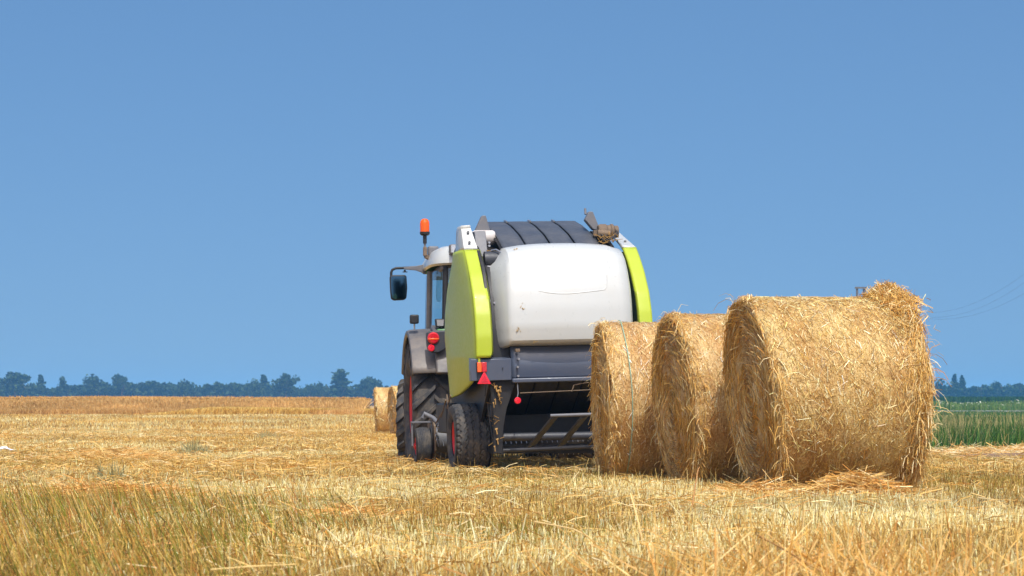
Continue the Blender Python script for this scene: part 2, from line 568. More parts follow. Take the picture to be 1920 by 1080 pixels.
# ------------------------------------------------------------------ standing crops and verge
def crops():
    # ripe wheat far left
    n = 120000
    y = 117 + 30 * rng.random(n) ** 1.4
    x = -.066 * y - 1 - rng.random(n) * (.27 * y + 8)
    e = 1.6 * vnoise(x * .15, y * 0, 40)
    y = y + e
    h = .74 + .2 * rng.random(n) + .14 * vnoise(x * .12, y * .3, 41) + .1 * vnoise(x * .7, y, 42)
    h = h * (.3 + .7 * sstep(117, 123, y - e))
    P, W, S = upright(x, y, h, .018 + .02 * rng.random(n), .35, k=3, taper=.9)
    c = pick([(190, 146, 78), (204, 162, 94), (184, 138, 70), (208, 170, 104)], n, var=.06) * (.8 + .4 * vnoise(x * .35, y * .5, 43))[:, None]
    top = ribbons('wheat_crop', P, W, c, M_STRAW, side=S)
    tag(top, 'band of ripe brown wheat standing uncut along the left horizon', 'wheat', kind='stuff')
    m = paint('wheat_heads', (176, 126, 66), .9, .5, (200, 150, 88), scale=.6, spec=.1)
    X = np.linspace(-200, -9.5, 90); Y = np.concatenate([np.linspace(126, 160, 14), np.geomspace(170, 480, 10)])
    rows = [[(min(x, -.07 * yy), yy, tz(x, yy) + .86 + .16 * float(vnoise(x * .3, yy * .4, 44))) for x in X] for yy in Y]
    o = MB().grid(rows).build('wheat_canopy', m, recalc=False)
    tag(o, 'ripe wheat stretching back to the far trees', 'wheat', kind='stuff')
    # paler strip left standing in front of it
    n = 50000
    t = rng.random(n)
    x0 = -20.5 + 12.2 * t
    y = 113.5 + 7 * t + rng.random(n) * (8 - 5.5 * t)
    x = x0 + .03 * (y - 113)
    h = (.34 + .18 * rng.random(n)) * (1 - .35 * t) * (.25 + .75 * sstep(0, .3, t))
    P, W, S = upright(x, y, h, .02 + .02 * rng.random(n), .5, k=3, taper=.9)
    c = pick([(206, 168, 80), (216, 182, 96), (186, 142, 62), (222, 192, 110)], n, var=.06)
    o = ribbons('straw_swath', P, W, c, M_STRAW, side=S)
    tag(o, 'long yellow strip of lodged crop ahead of the brown wheat', 'crop', kind='stuff')
    # verge grass right
    PP, WW, SS, CC = [], [], [], []
    for (y0, y1, dens, ws) in ((28, 46, 330, 1.2), (46, 80, 80, 2.2), (80, 190, 14, 5)):
        n = int((y1 - y0) * (y1 + y0) / 2 * .135 * dens)
        yy = np.sqrt(y0 ** 2 + rng.random(n) * (y1 ** 2 - y0 ** 2))
        x = (.15 + .135 * rng.random(n)) * yy
        k = in_green(x, yy); x, y = x[k], yy[k]; n = len(x)
        d = vnoise(x * .8, y * .5, 51)
        h = (.16 + .2 * rng.random(n) + .12 * d) * (1 - .6 * sstep(50, 100, y))
        P, W, S = upright(x, y, h, (.008 + .008 * rng.random(n)) * ws, .45, k=3, taper=.2)
        c = pick([(38, 80, 32), (52, 96, 36), (74, 114, 44), (34, 70, 34), (92, 116, 50)], n, var=.2)
        band = rng.random(n) < .45 * sstep(.3, .7, vnoise(x * .25, y * .35, 52)) * (np.exp(-((y - 40) / 7) ** 2) + .25)
        c[band] = pick([(176, 160, 108), (150, 140, 88), (140, 132, 84)], band.sum())
        h2 = band & (rng.random(n) < .5)
        P[h2, :, 2] += (P[h2, :, 2] - P[h2, :1, 2]) * .5
        PP.append(P); WW.append(W); SS.append(S); CC.append(c)
    o = ribbons('meadow_grass', np.concatenate(PP), np.concatenate(WW), np.concatenate(CC), M_GRASS, side=np.concatenate(SS))
    tag(o, 'rough green grass with pale seed heads beyond the field edge on the right', 'grass', kind='stuff')
    # weeds in flower beyond the track
    n = 15000
    y = 226 + 34 * rng.random(n); x = (.16 + .12 * rng.random(n)) * y
    h = (.55 + .75 * vnoise(x * .4, y * .2, 61)) * (.7 + .4 * rng.random(n))
    P, W, S = upright(x, y, h, .06 + .06 * rng.random(n), .3, k=3, taper=.4)
    c = pick([(84, 116, 48), (100, 128, 56), (74, 104, 46), (118, 132, 66)], n)
    fl = rng.random(n) < .028
    P[fl, :, 2] = P[fl, :1, 2] + (h[fl, None] * (.92 + .1 * np.linspace(0, 1, 3)))
    W[fl] = .14
    c[fl] = np.array(lin((228, 226, 204)))
    o = ribbons('flowering_weeds', P, W, c, M_GRASS, side=S)
    tag(o, 'green weeds with white flower heads beyond the grey track', 'weeds', kind='stuff')
    n = 12000
    y = 290 + 40 * rng.random(n); x = (.15 + .13 * rng.random(n)) * y
    h = 1.55 + .4 * rng.random(n)
    P, W, S = upright(x, y, h, .1 + .1 * rng.random(n), .3, k=3, taper=.4)
    o = ribbons('tall_crop', P, W, pick([(44, 84, 60), (56, 94, 62), (38, 74, 56)], n), M_GRASS, side=S)
    tag(o, 'tall dark green crop in front of the right-hand trees', 'crop', kind='stuff')


crops()

# ------------------------------------------------------------------ trees on the horizon
M_LEAF = tint_mat('tree_leaves', .7, .15, .2)
M_BARK = paint('tree_bark', (74, 62, 50), .9, .3)


def leaf_cloud(pts, size, g):
    n = len(pts)
    d = g.normal(size=(n, 3)); d /= np.linalg.norm(d, axis=1, keepdims=True)
    P = np.stack([pts - d * size[:, None] * .5, pts + d * size[:, None] * .5], axis=1)
    return P, np.repeat(size[:, None], 2, axis=1)


LEAFC = [(34, 52, 30), (42, 62, 34), (52, 72, 38), (28, 44, 28), (60, 78, 42)]


def tree_proto(kind, seed):
    g = np.random.default_rng(seed)
    t = empty('tree', (0, 0, 0))
    pts = []
    if kind == 'round':
        for _ in range(13):
            a = g.random() * 6.28; r = .2 * math.sqrt(g.random()); zc = .42 + .42 * g.random()
            s = .1 + .11 * g.random()
            q = g.normal(size=(70, 3)); q /= np.linalg.norm(q, axis=1, keepdims=True)
            q *= (g.random((70, 1)) ** .4) * s
            pts.append(q * (1, 1, .85) + (r * math.cos(a) * 1.25, r * math.sin(a), zc))
    elif kind == 'broad':
        for _ in range(16):
            a = g.random() * 6.28; r = .42 * math.sqrt(g.random()); zc = .35 + .45 * g.random() * (1 - r)
            s = .12 + .12 * g.random()
            q = g.normal(size=(60, 3)); q /= np.linalg.norm(q, axis=1, keepdims=True)
            q *= (g.random((60, 1)) ** .4) * s
            pts.append(q + (r * math.cos(a), r * math.sin(a), zc))
    else:
        for i in range(20):
            zc = .14 + .84 * i / 19; rr = .17 * (1 - (zc - .1)) + .015
            q = g.normal(size=(44, 3)) * (rr * .62, rr * .62, .025)
            pts.append(q + (g.normal() * .015, 0, zc))
    pts = np.concatenate(pts)
    P, W = leaf_cloud(pts, .035 + .035 * g.random(len(pts)), g)
    ribbons('crown', P, W, pick(LEAFC, len(pts), g, .2), M_LEAF, t, seed=seed)
    m = MB()
    m.tube([(0, 0, -.02), (.01, 0, .2), (0, .01, .45), (.01, 0, .75)], .026, 8, .008)
    for _ in range(5):
        a = g.random() * 6.28; z = .3 + .25 * g.random()
        m.tube([(0, 0, z), (.1 * math.cos(a), .1 * math.sin(a), z + .1), (.2 * math.cos(a), .2 * math.sin(a), z + .2)], .012, 6, .004)
    m.build('trunk', M_BARK, t)
    return t


def copy_tree(o):
    c = o.copy(); COL.objects.link(c)
    for ch in o.children:
        d = ch.copy(); COL.objects.link(d); d.parent = c
    return c


protos = {}
TREES = [  # px, top py, distance, kind, seed, width factor, label
    (28, 697, 860, 'round', 1, 1.25, 'tall blue-hazed broadleaf tree at the far left end of the horizon'),
    (4, 711, 880, 'broad', 2, .9, 'tree cut by the left picture edge beside the tallest left-hand tree'),
    (53, 711, 890, 'broad', 3, .8, 'lower round tree leaning on the tallest tree at far left'),
    (76, 709, 900, 'spire', 4, 1.1, 'pointed conifer standing alone right of the tall left-hand tree'),
    (117, 713, 900, 'spire', 5, 1.2, 'short pointed conifer between the first conifer and the first round pair'),
    (184, 703, 900, 'round', 6, 1.1, 'left one of two round crowns standing clear above the left wood'),
    (228, 703, 900, 'round', 7, 1.0, 'right one of two round crowns standing clear above the left wood'),
    (350, 709, 880, 'broad', 8, .9, 'domed tree above the middle of the left wood'),
    (408, 715, 880, 'round', 1, .9, 'small round tree between the domed tree and the broad middle tree'),
    (475, 708, 880, 'broad', 2, .8, 'broad tree with a flat dome left of the tall middle tree'),
    (494, 709, 900, 'spire', 4, 1.3, 'slim tree tucked between the flat-domed tree and the tall middle tree'),
    (536, 702, 860, 'round', 3, 1.15, 'tall square-topped tree in the middle of the left horizon'),
    (578, 715, 890, 'broad', 5, .7, 'low tree right of the square-topped middle tree'),
    (606, 713, 890, 'broad', 8, .6, 'bushy tree midway between the square-topped tree and the right peak'),
    (638, 702, 860, 'spire', 5, 2.0, 'tree with a narrow peak above a wide foot left of the far bales'),
    (684, 708, 880, 'round', 7, 1.0, 'left one of the last two trees before the far bales'),
    (706, 708, 870, 'round', 6, .9, 'tree directly behind the far bales at the end of the left wood'),
    (1757, 709, 870, 'broad', 2, 1.4, 'rounded tree just right of the biggest bale on the horizon'),
    (1790, 708, 880, 'spire', 4, .9, 'taller pointed conifer above the right-hand wood'),
    (1804, 712, 880, 'spire', 5, .9, 'shorter pointed conifer beside the taller one above the right-hand wood'),
    (1840, 715, 890, 'broad', 3, .9, 'low wide tree in the dip of the right-hand wood'),
    (1878, 712, 890, 'broad', 8, .9, 'round tree near the right end of the horizon'),
    (1914, 713, 880, 'broad', 1, .9, 'tree cut by the right picture edge on the horizon'),
]
for px, py, d, kind, sd_, wf, lab in TREES:
    key = (kind, sd_)
    if key not in protos:
        protos[key] = tree_proto(kind, sd_ * 7 + len(kind)); o = protos[key]
    else:
        o = copy_tree(protos[key])
    hgt = (CZ + (HZ - py) * d / FPX) * 1.12
    x = (px - 960) * d / FPX
    o.location = (x, d, tz(x, d) - .2)
    o.scale = (hgt * wf, hgt * wf, hgt)
    o.rotation_euler = (0, 0, random.random() * 6)
    tag(o, lab, 'tree', 'trees standing above the far wood')


def wood(name, px0, px1, d, htop, label, seed, n):
    g = np.random.default_rng(seed)
    x = (px0 + (px1 - px0) * g.random(n) - 960) * d / FPX
    y = d + 45 * g.random(n)
    prof = htop * (.62 + .42 * vnoise(x * .07, x * 0, seed) + .34 * (vnoise(x * .25, y * .05, seed + 1) - .5))
    z = prof * np.sqrt(g.random(n)) + tz(0, d)
    s = .9 + 1.1 * g.random(n)
    P, W = leaf_cloud(np.stack([x, y, z], axis=1), s, g)
    o = ribbons(name, P, W, pick(LEAFC, n, g, .2), M_LEAF, seed=seed)
    tag(o, label, 'wood', kind='stuff')


wood('wood', -400, 1250, 900, 9.6, 'continuous hazy blue wood along the left horizon', 70, 50000)
wood('wood', 1240, 2300, 900, 10.8, 'continuous hazy blue wood along the right horizon', 80, 36000)

# ------------------------------------------------------------------ haze
hm = bpy.data.materials.new('air')
hm.use_nodes = True
hnt = hm.node_tree
hnt.nodes.clear()
ho = hnt.nodes.new('ShaderNodeOutputMaterial')
hv = hnt.nodes.new('ShaderNodeVolumePrincipled')
hv.inputs['Color'].default_value = (.16, .50, 1.0, 1)
hv.inputs['Density'].default_value = .00034
hv.inputs['Anisotropy'].default_value = 0.0
hnt.links.new(hv.outputs[0], ho.inputs['Volume'])
tag(MB().box(-1600, 1600, -350, 2800, -3.2, 21).build('haze', hm, smooth=0), 'thin blue summer haze over the plain', 'haze', kind='stuff')

# ------------------------------------------------------------------ straw bales
BPAL = [(238, 218, 166), (228, 200, 134), (214, 176, 100), (244, 228, 184), (222, 188, 118), (194, 148, 70), (232, 202, 134), (206, 160, 78), (150, 106, 48)]


def bale_side_mat(tone=(1, 1, 1)):
    m, nt, b = new_mat('bale_wrapped_straw')
    uv = N(nt, 'ShaderNodeUVMap'); uv.uv_map = 'wrap'
    def noise(sx, sy, det, ro=.65):
        mp = N(nt, 'ShaderNodeMapping'); mp.inputs['Scale'].default_value = (sx, sy, 1)
        nt.links.new(uv.outputs[0], mp.inputs['Vector'])
        n = N(nt, 'ShaderNodeTexNoise'); n.inputs['Scale'].default_value = 1; n.inputs['Detail'].default_value = det; n.inputs['Roughness'].default_value = ro
        nt.links.new(mp.outputs[0], n.inputs['Vector'])
        return n
    n1 = noise(5, 95, 6)           # streaks round the bale
    n2 = noise(45, 55, 4)           # chopped straw
    n3 = noise(1.6, 3.2, 4)         # big patches
    r1 = ramp(nt, [(.3, lin((132, 90, 42))), (.42, lin((204, 164, 96))), (.56, lin((226, 196, 136))), (.72, lin((242, 224, 180)))])
    nt.links.new(n1.outputs[0], r1.inputs[0])
    r2 = ramp(nt, [(.34, lin((128, 86, 38))), (.48, lin((208, 168, 100))), (.66, lin((242, 222, 172)))])
    nt.links.new(n2.outputs[0], r2.inputs[0])
    mx = N(nt, 'ShaderNodeMix', data_type='RGBA'); mx.inputs['Factor'].default_value = .5
    nt.links.new(r1.outputs[0], mx.inputs['A']); nt.links.new(r2.outputs[0], mx.inputs['B'])
    r3 = ramp(nt, [(.35, lin((205, 168, 118))), (.65, (1, .98, .93))])
    nt.links.new(n3.outputs[0], r3.inputs[0])
    mu = N(nt, 'ShaderNodeMix', data_type='RGBA', blend_type='MULTIPLY'); mu.inputs['Factor'].default_value = .8
    nt.links.new(mx.outputs['Result'], mu.inputs['A']); nt.links.new(r3.outputs[0], mu.inputs['B'])
    mt = N(nt, 'ShaderNodeMix', data_type='RGBA', blend_type='MULTIPLY'); mt.inputs['Factor'].default_value = 1; mt.inputs['B'].default_value = (*tone, 1)
    nt.links.new(mu.outputs['Result'], mt.inputs['A'])
    nt.links.new(mt.outputs['Result'], b.inputs['Base Color'])
    b.inputs['Roughness'].default_value = .48
    b.inputs['Specular IOR Level'].default_value = .5
    ad = N(nt, 'ShaderNodeMath', operation='ADD')
    nt.links.new(n1.outputs[0], ad.inputs[0]); nt.links.new(n2.outputs[0], ad.inputs[1])
    bp = N(nt, 'ShaderNodeBump'); bp.inputs['Strength'].default_value = 1; bp.inputs['Distance'].default_value = .016
    nt.links.new(ad.outputs[0], bp.inputs['Height']); nt.links.new(bp.outputs[0], b.inputs['Normal'])
    return m


M_BALE = bale_side_mat((.93, .985, .97))
M_BALE_PALE = bale_side_mat((.95, .97, 1.04))
M_TWINE = paint('green_net_twine', (120, 170, 150), .6, .1)


def bale_xyz(a, th, r, R, L, shear):
    """bale axis along x; th measured from the top"""
    x = np.asarray(a, float)
    y = np.sin(th) * r
    z = np.cos(th) * r
    k = np.clip(.5 - x / L, 0, 1)
    x = x - shear * (z / R) * k
    z = np.where(z < 0, z * .985, z)
    return np.stack([x + 0 * y, y + 0 * x, z + 0 * x], axis=-1)


def make_bale(label, loc, yaw, R, L, seed, shear=.04, tuft=False, fringe=(900, 700), spread=(.045, .045), twine=False, small=False, hang=1.0, pale=0.0, ns=11000):
    g = np.random.default_rng(seed)
    t = tag(empty('straw_bale', (loc[0], loc[1], tz(*loc[:2]) + R - .035), (0, 0, R_(yaw))), label, 'straw bale', 'round straw bales lying in the field')
    # body: profile from centre of the left face over the rim, along, to the other face
    rr = .055
    prof = [(0.02, -L / 2 + .02)] + [(r_, -L / 2 + .012 * math.cos(r_ * 9)) for r_ in np.linspace(.1, R - rr, 8)]
    prof += [(R - rr + rr * math.sin(q), -L / 2 + rr - rr * math.cos(q)) for q in np.linspace(.25, math.pi / 2, 6)]
    prof += [(R, x) for x in np.linspace(-L / 2 + rr + .04, L / 2 - rr - .04, 26)]
    prof += [(R - rr + rr * math.cos(q), L / 2 - rr + rr * math.sin(q)) for q in np.linspace(0, math.pi / 2 - .25, 6)]
    prof += [(r_, L / 2) for r_ in np.linspace(R - rr, .1, 8)] + [(.02, L / 2)]
    prof = np.array(prof)
    n = 160
    th = np.linspace(0, 2 * math.pi, n, endpoint=False)
    A, T = np.meshgrid(prof[:, 1], th, indexing='ij')
    Rr = np.repeat(prof[:, :1], n, axis=1)
    k = np.clip((Rr - .1) / .3, 0, 1)
    Rr = Rr + k * (.028 * (vnoise(np.cos(T) * 3 + 7 + A * 2, np.sin(T) * 3 + 7 + A, seed) - .5) + .016 * (vnoise(T * 22, A * 26 + 50, seed + 1) - .5))
    A2 = A + (np.abs(A) > L / 2 - .03) * .03 * (vnoise(Rr * 12 + 5, T * 5, seed + 2) - .5)
    P = bale_xyz(A2, T, Rr, R, L, shear)
    m_, n_ = P.shape[:2]
    me = bpy.data.meshes.new('bale_body')
    fs = [(i * n_ + j, i * n_ + (j + 1) % n_, (i + 1) * n_ + (j + 1) % n_, (i + 1) * n_ + j) for i in range(m_ - 1) for j in range(n_)]
    fs += [tuple(range(n_ - 1, -1, -1)), tuple(range((m_ - 1) * n_, m_ * n_))]
    me.from_pydata(P.reshape(-1, 3).tolist(), [], fs)
    me.materials.append(M_BALE_PALE if pale else M_BALE)
    uvl = me.uv_layers.new(name='wrap')
    s_along = np.concatenate([[0], np.cumsum(np.hypot(np.diff(prof[:, 0]), np.diff(prof[:, 1])))])
    uvs = []
    for f in me.polygons:
        js = [v % n_ for v in f.vertices]
        wrapv = max(js) - min(js) > n_ / 2 and len(js) == 4
        for v in f.vertices:
            i, j = divmod(v, n_)
            if wrapv and j == 0: j = n_
            uvs += [j / n_ * 2 * math.pi * R, s_along[i]]
    uvl.data.foreach_set('uv', uvs)
    me.polygons.foreach_set('use_smooth', [True] * len(me.polygons))
    body = bpy.data.objects.new('bale_body', me); COL.objects.link(body); body.parent = t

    # straw lying on the wrapped side
    q = .25 if small else 1
    ws = 3.0 if small else 1
    n = int(ns * q)
    a = (g.random(n) - .5) * (L - .06); th = g.random(n) * 2 * math.pi
    ang = g.normal(size=n) * (.6 - .2 * pale)
    ln = (.018 + .11 * g.random(n) ** 3) * (1.6 if small else 1)
    tt = np.linspace(-.5, .5, 4)
    aa = a[:, None] + np.sin(ang)[:, None] * ln[:, None] * tt
    aa = np.clip(aa, -L / 2 - .02, L / 2 + .02)
    hh = th[:, None] + np.cos(ang)[:, None] * ln[:, None] * tt / R + (g.normal(size=n) * .003)[:, None] * tt ** 2 * 4
    lift = (.003 + .010 * g.random(n))[:, None] + (g.random(n) < .02)[:, None] * .03 * (tt + .5) ** 2 * g.random(n)[:, None]
    P = bale_xyz(aa, hh, R + lift, R, L, shear)
    wd = np.repeat(((.0022 + .002 * g.random(n)) * ws)[:, None], 4, axis=1)
    c = np.clip(pick(BPAL + [(136, 92, 40), (172, 128, 58)], n, g, .24) * np.array([.97, 1.03, .97]) * (1 + pale * np.array([.06, .08, .32])), 0, .9)  # darkest strands stand in for shaded gaps between straws
    allP = [P]; allW = [wd]; allC = [c]
    ribbons('surface_straw', P, wd, c, M_WRAPPED, t, seed=seed)['kind'] = 'stuff'

    # face straw: wound arcs
    n = int(7000 * q)
    sgn = np.where(g.random(n) < .72, -1.0, 1.0)
    rad = R * np.sqrt(g.random(n)) * .985
    th = g.random(n) * 2 * math.pi; ln = .05 + .16 * g.random(n)
    hh = th[:, None] + ln[:, None] * tt / np.maximum(rad, .12)[:, None]
    ra = np.clip(rad[:, None] + (g.normal(size=n) * .25)[:, None] * ln[:, None] * tt, .01, R)
    out_ = (.003 + .014 * g.random(n))[:, None] + (g.random(n) < .05)[:, None] * .05 * (tt + .5) ** 2
    P = bale_xyz(sgn[:, None] * (L / 2 + out_), hh, ra, R, L, shear)
    wd = np.repeat(((.003 + .003 * g.random(n)) * ws)[:, None], 4, axis=1)
    c = pick(GOLD + STRAW + [(176, 140, 84), (150, 116, 66), (196, 176, 130)], n, g, .2)
    ribbons('end_straw', P, wd, c, M_STRAW, t, seed=seed + 1)['kind'] = 'stuff'

    # ragged straw hanging over the two rims
    for sg, cnt, sp in ((-1, fringe[0], spread[0]), (1, fringe[1], spread[1])):
        n = int(cnt * (q * 1.6 if small else 1))
        if n < 5: continue
        th = g.random(n) * 2 * math.pi
        clump = vnoise(th * 5, th * 0 + sg, seed + 9)
        kq = g.random(n) < .2 + 1.1 * clump
        th = th[kq]; n = len(th)
        inset = np.abs(g.normal(size=n)) * sp
        p0 = bale_xyz(sg * (L / 2 - inset), th, R + .006 , R, L, shear)
        tan = np.stack([np.zeros(n), np.cos(th), -np.sin(th)], axis=1) * np.where(g.random(n) < .5, -1, 1)[:, None]
        radv = np.stack([np.zeros(n), np.sin(th), np.cos(th)], axis=1)
        ax = np.zeros((n, 3)); ax[:, 0] = sg
        d = tan * (g.random(n) * 1.1)[:, None] + radv * (g.normal(size=n) * .22 + .1)[:, None] + ax * (g.normal(size=n) * .28 - .06)[:, None]
        d /= np.linalg.norm(d, axis=1, keepdims=True)
        ln = (.05 + .2 * g.random(n) ** 1.8) * hang
        down = np.zeros((n, 3)); down[:, 2] = -1
        stiff = g.random(n)[:, None]
        p1 = p0 + d * ln[:, None] * .35
        d2 = d * (.35 + .5 * stiff) + down * (.7 - .45 * stiff); d2 /= np.linalg.norm(d2, axis=1, keepdims=True)
        p2 = p1 + d2 * ln[:, None] * .35
        d3 = d * .25 * stiff + down * (1 - .5 * stiff) + d2 * .5; d3 /= np.linalg.norm(d3, axis=1, keepdims=True)
        p3 = p2 + d3 * ln[:, None] * .35
        P = np.stack([p0, p1, p2, p3], axis=1)
        P[:, :, 2] = np.maximum(P[:, :, 2], -R + .04)
        wd = np.repeat(((.003 + .0026 * g.random(n)) * ws)[:, None], 4, axis=1)
        ribbons('straw_fringe', P, wd, pick(STRAW + GOLD + PALE[:2], n, g, .16), M_STRAW, t, seed=seed + 3 + sg)['kind'] = 'stuff'
    if tuft:
        n = 2400
        u = g.normal(size=(n, 3)) * (.07, .22, .03)
        u[:, 2] = np.abs(u[:, 2])
        base = np.array([L / 2 - .10, -.10, R + .0])
        hb = np.exp(-(u[:, 0] / .11) ** 2 - ((u[:, 1] - .1) / .2) ** 2) * .10
        ce = base + u * (1, 1, .55) + np.stack([0 * hb, 0 * hb, hb * g.random(n) ** .5], axis=1)
        d = g.normal(size=(n, 3)) * (.8, 1.2, .6); d /= np.linalg.norm(d, axis=1, keepdims=True)
        ln = .05 + .13 * g.random(n)
        bow = g.normal(size=(n, 3)) * .02
        P = np.stack([ce - d * ln[:, None] * .5, ce + bow, ce + d * ln[:, None] * .5], axis=1)
        rad_ = np.hypot(P[:, :, 1], P[:, :, 2])
        k_ = np.maximum(R + .004 + .03 * g.random((n, 1)), 0) ; sc = np.where(rad_ > k_ + .09, 1, np.maximum(1, k_ / rad_)); P[:, :, 2] -= (np.abs(P[:, :, 1]) ** 2 / (2 * R)) * .75; rad_ = np.hypot(P[:, :, 1], P[:, :, 2]); P[:, :, 2] += np.maximum(0, k_ - rad_)
        P[:, :, 2] = np.minimum(P[:, :, 2], R + .16)
        wd = np.repeat((.0035 + .003 * g.random(n))[:, None], 3, axis=1)
        ribbons('straw_tuft', P, wd, pick(GOLD + STRAW, n, g, .15), M_STRAW, t, seed=seed + 8)['kind'] = 'stuff'
    if twine:
        ths = np.linspace(-2.9, 2.9, 120)
        pts = bale_xyz(-L / 2 + .19 + .012 * np.sin(ths * 3), ths, R + .026, R, L, shear)
        MB().tube(pts, .0035, 5).build('net_edge', M_TWINE, t)
    return t


make_bale('nearest and largest round straw bale with a straw mop on its top right rim', (2.565, 16.62), 8, .815, 1.245, 21, shear=.09, tuft=True, fringe=(1500, 6500), spread=(.035, .085), hang=.85, ns=17000)
make_bale('middle round straw bale squeezed between the nearest bale and the one by the baler', (2.07, 18.25), 9, .785, 1.26, 22, shear=.06, fringe=(2200, 600), hang=.8, pale=.7, ns=12000)
make_bale('round straw bale beside the baler ramp with a green net thread near its left rim', (1.50, 19.9), 4, .79, 1.25, 23, shear=.02, fringe=(2200, 500), twine=True, hang=.62, pale=1.2, ns=11000)
make_bale('small looking far bale left of the tractor with its ragged left rim in full view', (-3.74, 65), 6, .76, 1.25, 24, fringe=(600, 500), small=True)
make_bale('far bale mostly hidden behind the tractor wheel, right of the other far bale', (-2.98, 61), 14, .76, 1.25, 25, fringe=(600, 500), small=True)


def straw_heap(label, x, y, sx, sy, h, n, seed, pal=GOLD + STRAW, name='straw_heap', group=None, LL=.3):
    g = np.random.default_rng(seed)
    px = x + g.normal(size=n) * sx; py = y + g.normal(size=n) * sy
    e = np.exp(-.5 * (((px - x) / sx) ** 2 + ((py - y) / sy) ** 2))
    z = terrain(px, py) + .05 + h * e * g.random(n) ** .6
    P, W = lying(px, py, z, .08 + LL * g.random(n), .0035 + .003 * g.random(n), g, .3, curl=.5)
    o = ribbons(name, P, W, pick(pal, n, g, .15), M_STRAW, seed=seed)
    tag(o, label, 'straw heap', group)
    return o


OR = [(214, 158, 80), (204, 144, 64), (224, 174, 96), (232, 194, 122)]
straw_heap('mound of loose straw against the foot of the nearest bale', 2.63, 15.62, .22, .12, .17, 1500, 31, OR + STRAW)
straw_heap('flat scatter of straw at the lower left rim of the nearest bale', 1.95, 15.75, .22, .14, .08, 700, 32, OR + STRAW)
straw_heap('orange straw heap lying in the stubble on the left, higher of the two', -5.6, 28.6, .55, .9, .16, 900, 33, OR + STRAW, LL=.4)
straw_heap('orange straw drift just above the olive grass at lower left', -3.1, 15.6, .42, .35, .08, 900, 34, OR, LL=.35)
straw_heap('small orange tuft of straw near the right end of the olive grass', -1.05, 12.6, .14, .2, .06, 220, 35, OR, LL=.3)
straw_heap('pale orange windrow of straw along the green meadow edge at far right', 7.25, 29.3, 1.25, .55, .06, 2600, 36, OR + PALE, LL=.45)


# bare soil by the windrow
def soil_patch():
    m = paint('bare_soil', (124, 100, 80), .95, .5, (150, 124, 96), scale=9, spec=.1)
    P = []
    for r in np.linspace(0.02, 1, 9):
        P.append([(7.25 + 1.15 * r * math.cos(t) * (1 + .15 * math.sin(3 * t)), 27.7 + 1.2 * r * math.sin(t) * (1 + .2 * math.cos(2 * t)), tz(7.2, 27.7) + .075 - .06 * r ** 3) for t in np.linspace(0, 2 * math.pi, 40, endpoint=False)])
    tag(MB().grid(P, wv=True).build('bare_earth', m, recalc=False), kind='structure')


soil_patch()


def weed(label, x, y, s, n, pal, seed):
    g = np.random.default_rng(seed)
    n *= 2
    xx = x + np.clip(g.normal(size=n), -1.8, 1.8) * .13 * s; yy = y + np.clip(g.normal(size=n), -1.8, 1.8) * .13 * s
    h = s * (.06 + .28 * g.random(n) ** 1.5 * np.exp(-((xx - x) / (.2 * s)) ** 2))
    P, W, S = upright(xx, yy, h, .006 + .007 * g.random(n), .7, k=4, g=g, taper=.2)
    o = ribbons('weed', P, W, pick(pal, n, g, .2), M_GRASS, side=S)
    tag(o, label, 'weed', 'weeds in the stubble')


BL = [(140, 142, 104), (124, 132, 100), (160, 156, 112), (176, 160, 104)]
weed('grey-green weed standing alone in the stubble left of the tractor', -5.05, 32.2, 1.1, 190, BL, 41)
weed('low green weed clump between the two orange straw heaps at left', -3.75, 18.9, .8, 170, BL + OLIVE[3:4], 42)
weed('faint flat weed in the mid distance below the middle of the yellow crop strip', -6.3, 52, 1.3, 90, BL, 43)


def litter():
    m = paint('white_film', (225, 226, 230), .35, .1)
    g = np.random.default_rng(9)
    P = [[(-7.78 + .26 * (i / 9 - .5) + .02 * g.normal(), 31 + .2 * (j / 7 - .5), tz(-7.8, 31) + .13 + .07 * g.random() * (1 - abs(i / 4.5 - 1))) for j in range(8)] for i in range(10)]
    tag(MB().grid(P).build('plastic_scrap', m, solid=.004), 'crumpled white plastic scrap at the left picture edge in the stubble', 'litter')


litter()


def stray(label, pts, r, col, seed):
    m = paint('dry_stalk', col, .6, .2)
    tag(MB().tube(pts, r, 6, r * .6).build('dry_stalk', m, smooth=60), label, 'stalk')


def gp(px, py, d):
    return ((px - 960) * d / FPX, d, CZ + (HZ - py) * d / FPX)


stray('long bent pale stalk lying in the near stubble below the baler ramp', [gp(1002, 978, 9.6), gp(1040, 985, 9.5), gp(1075, 992, 9.4), gp(1108, 1008, 9.2), gp(1112, 1040, 9.1), gp(1110, 1075, 9.0)], .0042, (228, 196, 130), 1)
stray('upright reddish stalk before the middle straw bale', [gp(1298, 950, 13.2), gp(1303, 915, 13.2), gp(1309, 880, 13.2), (lambda p: p)(gp(1312, 876, 13.2))], .005, (206, 152, 96), 2)
stray('thin stalk leaning up in the stubble below the bale by the baler', [gp(1205, 1020, 10.2), gp(1196, 975, 10.2), gp(1182, 925, 10.3)], .006, (220, 180, 112), 3)
stray('straight pale stalk lying across the olive grass at the bottom left', [gp(395, 1068, 7.6), gp(470, 1062, 7.6), gp(555, 1058, 7.7)], .004, (222, 190, 118), 4)
stray('dark slanting stalk in the near straw tangle in front of the nearest bale', [gp(1420, 1003, 8.0), gp(1470, 1030, 7.8), gp(1545, 1075, 7.5)], .0045, (166, 120, 58), 5)


